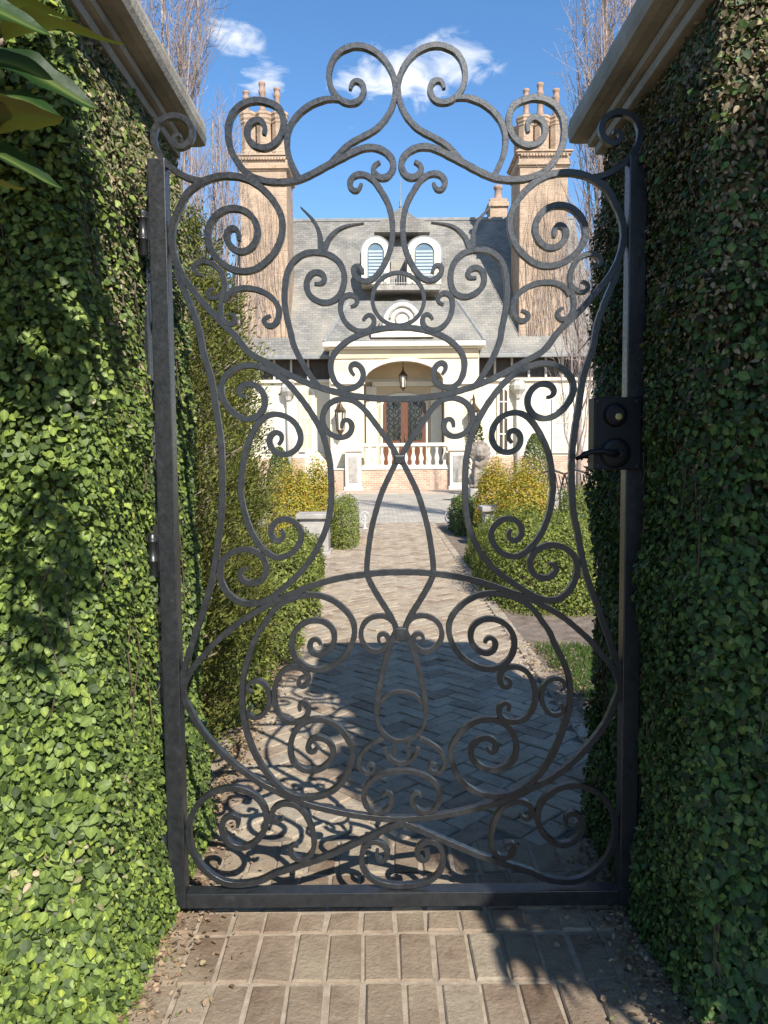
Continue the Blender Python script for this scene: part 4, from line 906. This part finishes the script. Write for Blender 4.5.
# archivolt moulding
bm = bmesh.new(); o1 = oarch(359.5, 448.5, 381, 357, YP-.1); o2 = oarch(363.8, 444.2, 380, 360.8, YP-.1)
A = [bm.verts.new((p[0], YP-.11, p[1])) for p in o1]; B = [bm.verts.new((p[0], YP-.11, p[1])) for p in o2]
A2 = [bm.verts.new((p[0], YP-.002, p[1])) for p in o1]; B2 = [bm.verts.new((p[0], YP-.002, p[1])) for p in o2]
for i in range(len(o1)-1):
    for q in ((A[i], A[i+1], B[i+1], B[i]), (A[i], A2[i], A2[i+1], A[i+1]), (B[i], B[i+1], B2[i+1], B2[i])): bm.faces.new(q)
from_bm('arch_moulding', bm, M['trim'], pw)
for u0, u1 in ((331, 365), (443, 478)): 
    o = hb('impost', u0, u1, 379, 384, YP-.12, YP-.003, M['trim'], pw, .02)
# porch sides, ceiling, rear wall with door
zc = WZ(403, 358, YP)
box('porch_return', pl, pl+.35, YP+TP+.002, 36.0-.002, zfl, zpt, M['ashlar'], house)
box('porch_return', pr-.35, pr, YP+TP+.002, 36.0-.002, zfl, zpt, M['ashlar'], house)
box('porch_ceiling', pl+.352, pr-.352, YP+TP+.002, 37.6, zc, zc+.15, M['tan'], house)
# the rear of the porch is recessed in the house wall; build it as the wall the door stands in
YD = 35.9
bw = box('porch_rear_wall', pl+.352, pr-.352, YD, 35.995, zfl, zc-.002, M['tan'], house)
lin = hb('lintel', 372, 436, 381, 386, YD-.16, YD-.003, M['trim'], bw, .03)
for u0, u1 in ((366, 377), (431, 442)): hb('pilaster', u0, u1, 386.5, 470, YD-.18, YD-.003, M['trim'], bw, .02)
for u0, u1 in ((364.5, 366, ), ): pass
# door surround, arch and two leaves
da = arch(380.5, 428, 470, 404, 393, YD-.05); dob = bmesh.new(); prism(dob, da, YD-.10, YD-.003); ds = from_bm('door_surround', dob, M['trim'], bw)
door = bmesh.new(); prism(door, arch(383, 426, 470, 405, 396, YD-.12), YD-.13, YD-.101); door = from_bm('door', door, M['door'], house)
for u0, u1 in ((386.5, 401), (408, 422.5)):
    c = (u0+u1)/2
    g = bmesh.new(); prism(g, arch(u0, u1, 440, 405, 400, YD-.14), YD-.15, YD-.131); g = from_bm('glass', g, M['doorglass'], door)
    ir = bmesh.new(); Y = YD-.17
    for k in range(5):
        for s in (-1, 1):
            cx, cz = W(c+s*3.4, 404+k*7.6, Y); q = [(cx+s*.14*math.cos(t_)*(1-t_/11), Y, cz+.16*math.sin(t_)*(1-t_/11)) for t_ in np.linspace(-1.6, 7, 18)]; tube(ir, q, .022, 5)
    cx, zt_ = W(c, 401, Y); zb_ = WZ(c, 440, Y); tube(ir, [(cx, Y, zb_), (cx, Y, zt_)], .022, 5)
    from_bm('ironwork', ir, M['blackiron'], door, True)
hx, hzz = W(403, 440, YD-.2); bm = bmesh.new()
for s in (-1, 1): tube(bm, [(hx+s*.1, YD-.13, hzz-.2), (hx+s*.1, YD-.2, hzz-.15), (hx+s*.1, YD-.2, hzz+.2), (hx+s*.1, YD-.13, hzz+.25)], .018, 6)
from_bm('handle', bm, M['bronze'], door, True)
# porch plinth, floor
box('porch_plinth', pl-.1, pr+.1, 33.2, 35.99, 0, zfl-.06, M['brickbase'], house)
box('porch_floor', pl-.13, pr+.13, 33.15, 35.99, zfl-.059, zfl-.003, M['trim'], house, .01)
# balustrade and pedestals
YB_ = 33.25
bu0, bu1 = 362, 449
bz1 = WZ(405, 443, YB_)
bl = box('balustrade', WX(bu0, 450, YB_), WX(bu1, 450, YB_), YB_-.02, YB_+.3, bz1-.14, bz1, M['trim'], house, .02)
box('base_rail', WX(bu0, 450, YB_), WX(bu1, 450, YB_), YB_-.01, YB_+.29, zfl, zfl+.12, M['trim'], bl, .02)
hb_ = bz1-.14-zfl-.12
for i in range(11):
    x = WX(bu0+4.2+i*(bu1-bu0-8.4)/10, 455, YB_)
    bm = bmesh.new(); lathe(bm, [(.10, 0), (.10, .05), (.06, .07), (.085, .2*hb_), (.115, .33*hb_), (.10, .45*hb_), (.055, .62*hb_), (.05, .8*hb_), (.075, .86*hb_), (.06, .89*hb_), (.10, .93*hb_), (.10, hb_)], (x, YB_+.14, zfl+.12), 12)
    from_bm('baluster', bm, M['trim'], bl, True)
for u0, u1 in ((344, 362.5), (448.5, 472)):
    x0, x1 = WX(u0, 470, 33), WX(u1, 470, 33); zt_ = WZ(405, 447.5, 33)
    pd = box('pedestal', x0+.06, x1-.06, 32.95, 33.9, .18, zt_-.16, M['trim'], house, .02)
    box('pedestal_base', x0, x1, 32.88, 33.95, 0, .178, M['trim'], pd, .03)
    box('pedestal_cap', x0-.04, x1+.04, 32.86, 33.97, zt_-.158, zt_, M['trim'], pd, .04)
    box('pedestal_panel', x0+.2, x1-.2, 32.915, 32.949, .35, zt_-.35, M['planter'], pd, .01)
# entablature and porch roof
co0, co1 = WX(322.5, 344, 33.8), WX(486, 344, 33.8)
cz1, cz0 = WZ(403, 341, 33.8), WZ(403, 346, 33.8)
box('porch_cornice', co0, co1, 33.8, 37.5, cz0, cz1, M['trim'], house, .05)
box('porch_cornice_bed', co0+.25, co1-.25, 34.0, 37.4, WZ(403, 348.5, 34), cz0-.003, M['trim'], house, .03)
box('porch_frieze', pl+.02, pr-.02, YP-.06, YP-.003, WZ(403, 358, YP-.06), WZ(403, 349.5, YP-.06), M['tan'], house)  # tan instead of cream: the cornice's shade put into the colour
bm = bmesh.new()
tz = WZ(403, 301, 36.2); tx0, tx1 = WX(349, 301, 36.2), WX(457, 301, 36.2); e = cz1+.003
A = [(co0+.05, 33.85, e), (co1-.05, 33.85, e), (co1-.05, 37.6, e), (co0+.05, 37.6, e)]; T_ = [(tx0, 36.2, tz), (tx1, 36.2, tz), (tx1, 39, tz), (tx0, 39, tz)]
va = [bm.verts.new(p) for p in A]; vt = [bm.verts.new(p) for p in T_]
bm.faces.new(va[::-1]); bm.faces.new(vt)
for i in range(4): bm.faces.new((va[i], va[(i+1) % 4], vt[(i+1) % 4], vt[i]))
pr_ = from_bm('porch_roof', bm, M['slate'], house)
# hip caps
for i in (0, 1):
    bm = bmesh.new(); tube(bm, [A[i], T_[i]], .07, 6); from_bm('hip_cap', bm, M['slatedark'], pr_)
# medallion dormer on the porch roof
Y = 33.95
bm = bmesh.new(); prism(bm, arch(382.5, 422.5, 333, 326, 302, Y), Y, 37.2); md = from_bm('medallion_dormer', bm, M['trim'], house)
hb('medallion_base', 371, 434, 329, 337, Y-.1, Y+.9, M['trim'], md, .03)
cx, cz = W(402.5, 319, Y)
for r0, w in ((.30, .05), (.55, .06)):
    bm = bmesh.new(); tube(bm, [(cx+r0*math.cos(t_), Y-.02, cz+r0*math.sin(t_)) for t_ in np.linspace(0 if r0 < .4 else 0, 2*math.pi if r0 < .4 else math.pi, 25)], w, 6); from_bm('medallion_ring', bm, M['planter'], md, True)
bm = bmesh.new(); prism(bm, arch(379.5, 425.5, 329, 325, 299.5, Y+.2), Y+.2, 37.3); from_bm('medallion_roof', bm, M['slatedark'], md)
# lanterns
def lantern(u, v0, v1, Y, wpx, label_hang):
    cx, zt_ = W(u, v0, Y); zb_ = WZ(u, v1, Y); h = zt_-zb_; w = wpx/2*Y/F
    bm = bmesh.new(); lathe(bm, [(w*.15, h), (w*.2, h*.86), (w*.55, h*.76), (w*1.05, h*.66), (w*.95, h*.64)], (cx, Y, zb_), 8)
    for k in range(6):
        a = k*math.pi/3; tube(bm, [(cx+w*.85*math.cos(a), Y+w*.85*math.sin(a), zb_+h*.65), (cx+w*.6*math.cos(a), Y+w*.6*math.sin(a), zb_+h*.14)], w*.09, 5)
    lathe(bm, [(w*.1, 0), (w*.3, h*.06), (w*.65, h*.14), (w*.6, h*.16)], (cx, Y, zb_), 8)
    if label_hang: tube(bm, [(cx, Y, zt_), (cx, Y, zc)], .02, 5)
    else: tube(bm, [(cx, Y, zt_), (cx, Y+.2, zt_+.15), (cx, YP-.001, zt_-.05)], .03, 5)
    o = from_bm('lantern', bm, M['bronze'], house)
    bm = bmesh.new(); lathe(bm, [(w*.5, h*.16), (w*.76, h*.63)], (cx, Y, zb_), 6); from_bm('lantern_glass', bm, M['lampglass'], o)
    return o
lantern(403, 367, 391, 34.9, 9, True)
lantern(474, 398, 436, 33.8, 14, False)
lantern(340, 398, 436, 33.8, 12, False)
# downpipes
for u in (289, 518):
    x = WX(u, 420, 35.8); zt_ = hz(380, 35.8)
    bm = bmesh.new(); lathe(bm, [(.11, 0), (.11, zt_-.4)], (x, 35.78, 0), 10); dp = from_bm('downpipe', bm, M['lead'], house, True)
    bm = bmesh.new(); lathe(bm, [(.12, zt_-.9), (.16, zt_-.72), (.33, zt_-.5), (.36, zt_-.3), (.25, zt_-.12), (.28, zt_-.02)], (x, 35.72, 0), 8); from_bm('leader_head', bm, M['lead'], dp)
# wing windows
def window(u0, u1, vb, vs, vt, Y, inner, arched=True):
    o = bmesh.new(); prism(o, arch(u0, u1, vb, vs, vt, Y-.06), Y-.10, Y-.003); wo = from_bm('window', o, M['trim'], house)
    m = (u1-u0)*.2
    o = bmesh.new(); prism(o, arch(u0+m, u1-m, vb-2, vs, vt+m*.6, Y-.1), Y-.115, Y-.101); pn = from_bm('pane', o, inner, wo)
    c = (u0+u1)/2; o = bmesh.new(); x = WX(c, vb, Y-.13); bx(o, x-.03, x+.03, Y-.14, Y-.116, WZ(c, vb-2, Y-.13), WZ(c, vt+2.2, Y-.13))
    for k in range(1, 4):
        z = WZ(c, vb-2-(vb-2-vs)*k/3.6, Y-.13)
        bx(o, WX(u0+m, vb, Y-.13), WX(u1-m, vb, Y-.13), Y-.138, Y-.118, z-.025, z+.025)
    from_bm('glazing_bars', o, M['trim'], wo)
window(552, 573, 453, 400, 391, 36, M['sheer'])
window(497, 510, 452, 392, 388, 36, M['shadepane'])
window(299, 315, 452, 393, 388, 36, M['tan'])
window(262, 278, 452, 400, 391, 36, M['sheer'])
window(590, 606, 453, 400, 391, 36, M['sheer'])
# stucco wing wall of the side stair at the left of the porch
bm = bmesh.new(); prism(bm, [W(305, 489, 34.5), W(305, 447, 34.5), W(318, 452, 34.5), W(330, 466, 34.5), W(330, 489, 34.5)], 34.5, 34.8); from_bm('stair_wall', bm, M['cream'], house)
# chimneys
def chimney(u0, u1, vt, vband, pots, Yc=36.05):
    c = (u0+u1)/2; D = 2.4
    x0, x1 = WX(u0, vband, Yc), WX(u1, vband, Yc)
    zb0, zb1, ztop = WZ(c, vband+17, Yc), WZ(c, vband, Yc), WZ(c, vt, Yc)
    ch = box('chimney', x0, x1, Yc, Yc+D, zw+.2, zb0, M['brick'], house, .02)
    bm = bmesh.new()
    n_ = 4
    for k, (o_, za, zb_) in enumerate(((.05, 0, .10), (.12, .10, .2), (.06, .2, .72), (.14, .72, .84), (.2, .84, .93), (.1, .93, 1.))):
        bx(bm, x0-o_, x1+o_, Yc-o_, Yc+D+o_, zb0+.001+(zb1-zb0)*za, zb0+(zb1-zb0)*zb_, .015)
    dn = 16
    for i in range(dn):
        x = x0+(x1-x0)*(i+.5)/dn; bx(bm, x-.05, x+.05, Yc-.17, Yc-.062, zb0+(zb1-zb0)*.6, zb0+(zb1-zb0)*.719)
    from_bm('chimney_band', bm, M['brick'], ch)
    n = 3; w = (x1-x0)/n; H2 = ztop-zb1
    for i in range(n):
        for j in range(2):
            cx = x0+w*(i+.5); cy = Yc+D*(.27+.46*j); rr = w*.52
            bm = bmesh.new(); lathe(bm, [(rr*1.08, 0), (rr*1.08, .12*H2), (rr*.93, .16*H2), (rr*.93, .74*H2), (rr*1.02, .77*H2), (rr*1.0, .82*H2), (rr*1.12, .86*H2), (rr*1.12, .92*H2), (rr*1.22, .95*H2), (rr*1.2, H2)], (cx, cy, zb1+.002), 8)
            bmesh.ops.rotate(bm, verts=bm.verts[:], cent=(cx, cy, 0), matrix=Matrix.Rotation(math.pi/8, 3, 'Z'))
            from_bm('chimney_flue', bm, M['brick'], ch)
    for u, vt_, k in pots:
        x, z = W(u, vt_, Yc+.7); zb_ = ztop+.003; h = z-zb_; r = .135*k
        bm = bmesh.new(); lathe(bm, [(r*1.2, 0), (r*1.25, h*.12), (r*.95, h*.2), (r*.85, h*.6), (r*1.15, h*.66), (r*1.2, h*.74), (r*.9, h*.78), (r*.95, h*.9), (r*1.15, h*.93), (r*1.1, h)], (x, Yc+.65, zb_), 12)
        from_bm('chimney_pot', bm, M['pot'], ch, True)
    return x0, x1
L0, L1 = chimney(239, 286, 108, 154, [(246, 92, 1), (262, 83, 1.05), (277, 89, 1.05)])
R0, R1 = chimney(520, 568, 112, 150, [(526, 90, 1), (540, 84, 1.05), (556, 90, 1.1)])
x, z = W(498, 198, 42); x0, x1 = WX(490, 205, 42), WX(507, 205, 42)
ch = box('chimney', x0, x1, 42, 43.2, zr_-2.5, z, M['brick'], house, .03)
bm = bmesh.new(); bx(bm, x0-.09, x1+.09, 41.9, 43.3, z-.45, z-.2, .03); from_bm('chimney_band', bm, M['brick'], ch)
bm = bmesh.new(); hh = WZ(498, 184, 42.3)-z; lathe(bm, [(.3, 0), (.3, hh*.15), (.2, hh*.25), (.18, hh*.75), (.25, hh*.82), (.22, hh)], (WX(498, 198, 42.6), 42.6, z), 12); from_bm('chimney_pot', bm, M['pot'], ch, True)
# leafless creeper up the chimneys
def creeper(x0, x1, Y, ztop, label, n):
    t = empty('bare_creeper', ((x0+x1)/2, Y-.05, 0), label, 'climbing plant', 'leafless creepers on the chimneys')
    bm = bmesh.new()
    for i in range(n):
        x = (x0+x1)/2+random.gauss(0, .28)*(x1-x0); x = min(max(x, x0-.3), x1+.3); z = zw+.9+random.uniform(0, (ztop-zw)*.45) if i % 3 else zw+.8; dx = random.gauss(0, .03); pts = []; r = random.uniform(.006, .016)
        end = z+random.uniform(.3, 1.)*(ztop-z)
        while z < end:
            pts.append((min(max(x, x0-.02), x1+.02), Y-.03-.05*random.random(), z)); z += random.uniform(.25, .6); dx = dx*.7+random.gauss(0, .045); x += dx
        if len(pts) > 2: tube(bm, pts, [r*(1-.75*k/len(pts)) for k in range(len(pts))], 4)
    from_bm('stems', bm, M['vine'], t)
creeper(L0, L1, 36.05, WZ(265, 172, 36.05), 'leafless brown creeper climbing the left brick chimney', 75)
creeper(R0, R1, 36.05, WZ(540, 168, 36.05), 'leafless brown creeper climbing the right brick chimney', 85)

# lion statue on its pedestal right of the porch
def lion(u, Y, v0, v1, label):
    cx, zt_ = W(u, v0, Y); zb_ = WZ(u, v1, Y); h = zt_-zb_
    t = empty('lion_statue', (cx, Y, 0), label, 'statue')
    box('plinth', cx-.36, cx+.36, Y-.5, Y+.6, 0, zb_, M['planter'], t, .03)
    bm = bmesh.new()
    def el(x, y, z, a, b, c, rx=0):
        b2 = bmesh.new(); bmesh.ops.create_icosphere(b2, subdivisions=3, radius=1)
        for v in b2.verts: v.co = Matrix.Rotation(rx, 3, 'X') @ Vector((v.co.x*a*h, v.co.y*b*h, v.co.z*c*h)) + Vector((cx+x*h, Y+y*h, zb_+z*h))
        merge(bm, b2)
    el(0, .10, .38, .17, .19, .34, R(-14)); el(0, .26, .18, .21, .22, .18)      # chest, rump
    el(.15, .18, .14, .085, .19, .14); el(-.15, .18, .14, .085, .19, .14)      # haunches
    for s in (-1, 1):
        el(s*.10, -.07, .22, .052, .06, .24); el(s*.10, -.13, .035, .062, .10, .04); el(s*.17, .0, .035, .06, .11, .04)
        el(s*.10, -.03, .93, .035, .03, .045)                                   # ears
        el(s*.045, -.185, .815, .022, .015, .02); el(s*.05, -.2, .70, .05, .05, .045)   # brows, cheeks
    el(0, -.01, .74, .205, .17, .235); el(0, -.02, .55, .17, .13, .17)           # mane
    el(0, -.12, .79, .12, .10, .14); el(0, -.2, .71, .07, .08, .06); el(0, -.215, .76, .032, .05, .05); el(0, -.19, .65, .045, .05, .03)
    for k in range(14):
        a = k*2*math.pi/14; el(.185*math.cos(a), -.05, .745+.215*math.sin(a), .045, .055, .055)
    for k in range(6): el(-.1+.04*k, -.10, .54-.02*(k % 2), .03, .05, .07)
    me = bpy.data.meshes.new('lion_body'); bm.to_mesh(me); bm.free()
    o = bpy.data.objects.new('body', me); COL.objects.link(o)
    md_ = o.modifiers.new('remesh', 'REMESH'); md_.mode = 'VOXEL'; md_.voxel_size = h*.017
    dg = bpy.context.evaluated_depsgraph_get(); me2 = bpy.data.meshes.new_from_object(o.evaluated_get(dg))
    bpy.data.objects.remove(o); me2.polygons.foreach_set('use_smooth', [True]*len(me2.polygons))
    link('body', me2, M['lion'], t)
lion(480, 24, 441, 488, 'weathered stone lion sitting right of the porch, facing the gate')
x, z0 = W(455+20, 440, 26); 
# small dark conifer behind the lion
x, zt_ = W(475, 417, 29); t = empty('dark_cypress', (x, 29, 0), 'dark narrow evergreen just behind the stone lion', 'tree')
n = 2600; z = rng.random(n)*zt_; a = rng.uniform(0, 2*math.pi, n); rr = .42*np.sqrt(np.clip(1-(z/zt_)**1.8, 0, 1))*rng.uniform(.75, 1.05, n)
P = np.stack([x+rr*np.cos(a), 29+rr*np.sin(a), z], 1); d = np.stack([np.cos(a), np.sin(a), .5+0*a], 1)
leaves('foliage', P, np.cross(d+rnd(n)*.4, rnd(n)), d+rnd(n)*.5, rng.uniform(.06, .13, n), M['darkbox'], t, 1.4, 'slim')
bm = bmesh.new(); tube(bm, [(x, 29, -.05), (x, 29, zt_*.9)], [.06, .01], 8); from_bm('trunk', bm, M['bark'], t)

# ------------------------------------------------------------------ daylight
SUN = Vector((-1.2, 2.9, -2.7)).normalized()
ld = bpy.data.lights.new('sun', 'SUN'); ld.energy = 5.0; ld.angle = R(.53); ld.color = (1, .955, .88)
so = bpy.data.objects.new('sun', ld); COL.objects.link(so); so.rotation_euler = SUN.to_track_quat('-Z', 'Y').to_euler(); so.location = (4, -8, 9)
w = bpy.data.worlds.new('World'); S.world = w; w.use_nodes = True; nt = w.node_tree
bg = nt.nodes['Background']; sky = nt.nodes.new('ShaderNodeTexSky'); sky.sky_type = 'NISHITA'; sky.sun_disc = False
sky.sun_elevation = math.asin(-SUN.z); sky.sun_rotation = math.atan2(-SUN.x, -SUN.y); sky.ozone_density = 2.2; sky.air_density = 1.0; sky.dust_density = .3; sky.altitude = 600
tc = nt.nodes.new('ShaderNodeTexCoord')
def vm(op, a, b=None):
    n = nt.nodes.new('ShaderNodeVectorMath'); n.operation = op
    for s, v in ((0, a), (1, b)):
        if v is None: continue
        if isinstance(v, (tuple, Vector)): n.inputs[s].default_value = v
        else: nt.links.new(v, n.inputs[s])
    return n
def mm(op, a, b=None):
    n = nt.nodes.new('ShaderNodeMath'); n.operation = op
    for s, v in ((0, a), (1, b)):
        if v is None: continue
        if isinstance(v, (int, float)): n.inputs[s].default_value = v
        else: nt.links.new(v, n.inputs[s])
    return n.outputs[0]
dirv = tc.outputs['Generated']
nn = nt.nodes.new('ShaderNodeTexNoise'); nn.inputs['Scale'].default_value = 1; nn.inputs['Detail'].default_value = 7; nn.inputs['Roughness'].default_value = .58; nn.inputs['Distortion'].default_value = .6
mp = nt.nodes.new('ShaderNodeMapping'); mp.inputs['Scale'].default_value = (17, 17, 34); mp.inputs['Rotation'].default_value = (0, R(-25), 0); nt.links.new(dirv, mp.inputs['Vector']); nt.links.new(mp.outputs[0], nn.inputs['Vector'])
tot = None
for u, v, ru, rv, amp in ((236, 34, 30, 18, 1.0), (268, 78, 36, 18, .75), (348, 84, 40, 24, .75), (402, 74, 60, 32, 1.2), (452, 62, 52, 24, 1.0), (356, 126, 26, 10, .55)):
    c = ray(u, v).normalized(); df = vm('SUBTRACT', dirv, tuple(c)); sc = vm('MULTIPLY', df.outputs[0], (F/ru, 0, F/rv)); ln = vm('LENGTH', sc.outputs[0]).outputs['Value']
    k = mm('MULTIPLY', mm('MAXIMUM', mm('SUBTRACT', 1.0, ln), 0.), amp)
    tot = k if tot is None else mm('MAXIMUM', tot, k)
mask = mm('SUBTRACT', mm('ADD', tot, mm('MULTIPLY', mm('SUBTRACT', nn.outputs['Fac'], .5), 2.9)), .26)
gate_ = mm('MULTIPLY', mm('MINIMUM', mm('MULTIPLY', tot, 4.), 1.), mm('MINIMUM', mm('MAXIMUM', mm('MULTIPLY', mask, 1.25), 0.), .9))
mx = nt.nodes.new('ShaderNodeMix'); mx.data_type = 'RGBA'; nt.links.new(gate_, mx.inputs[0]); hs = nt.nodes.new('ShaderNodeHueSaturation'); hs.inputs['Saturation'].default_value = 1.2; hs.inputs['Value'].default_value = 1.22; nt.links.new(sky.outputs[0], hs.inputs['Color']); nt.links.new(hs.outputs[0], mx.inputs[6]); mx.inputs[7].default_value = (6.4, 6.6, 7.0, 1)
nt.links.new(mx.outputs[2], bg.inputs['Color']); bg.inputs['Strength'].default_value = .102
vs = S.view_settings; vs.view_transform = 'Standard'; vs.look = 'None'; vs.exposure = .82; vs.gamma = 1; vs.use_curve_mapping = False
S.cycles.max_bounces = 8
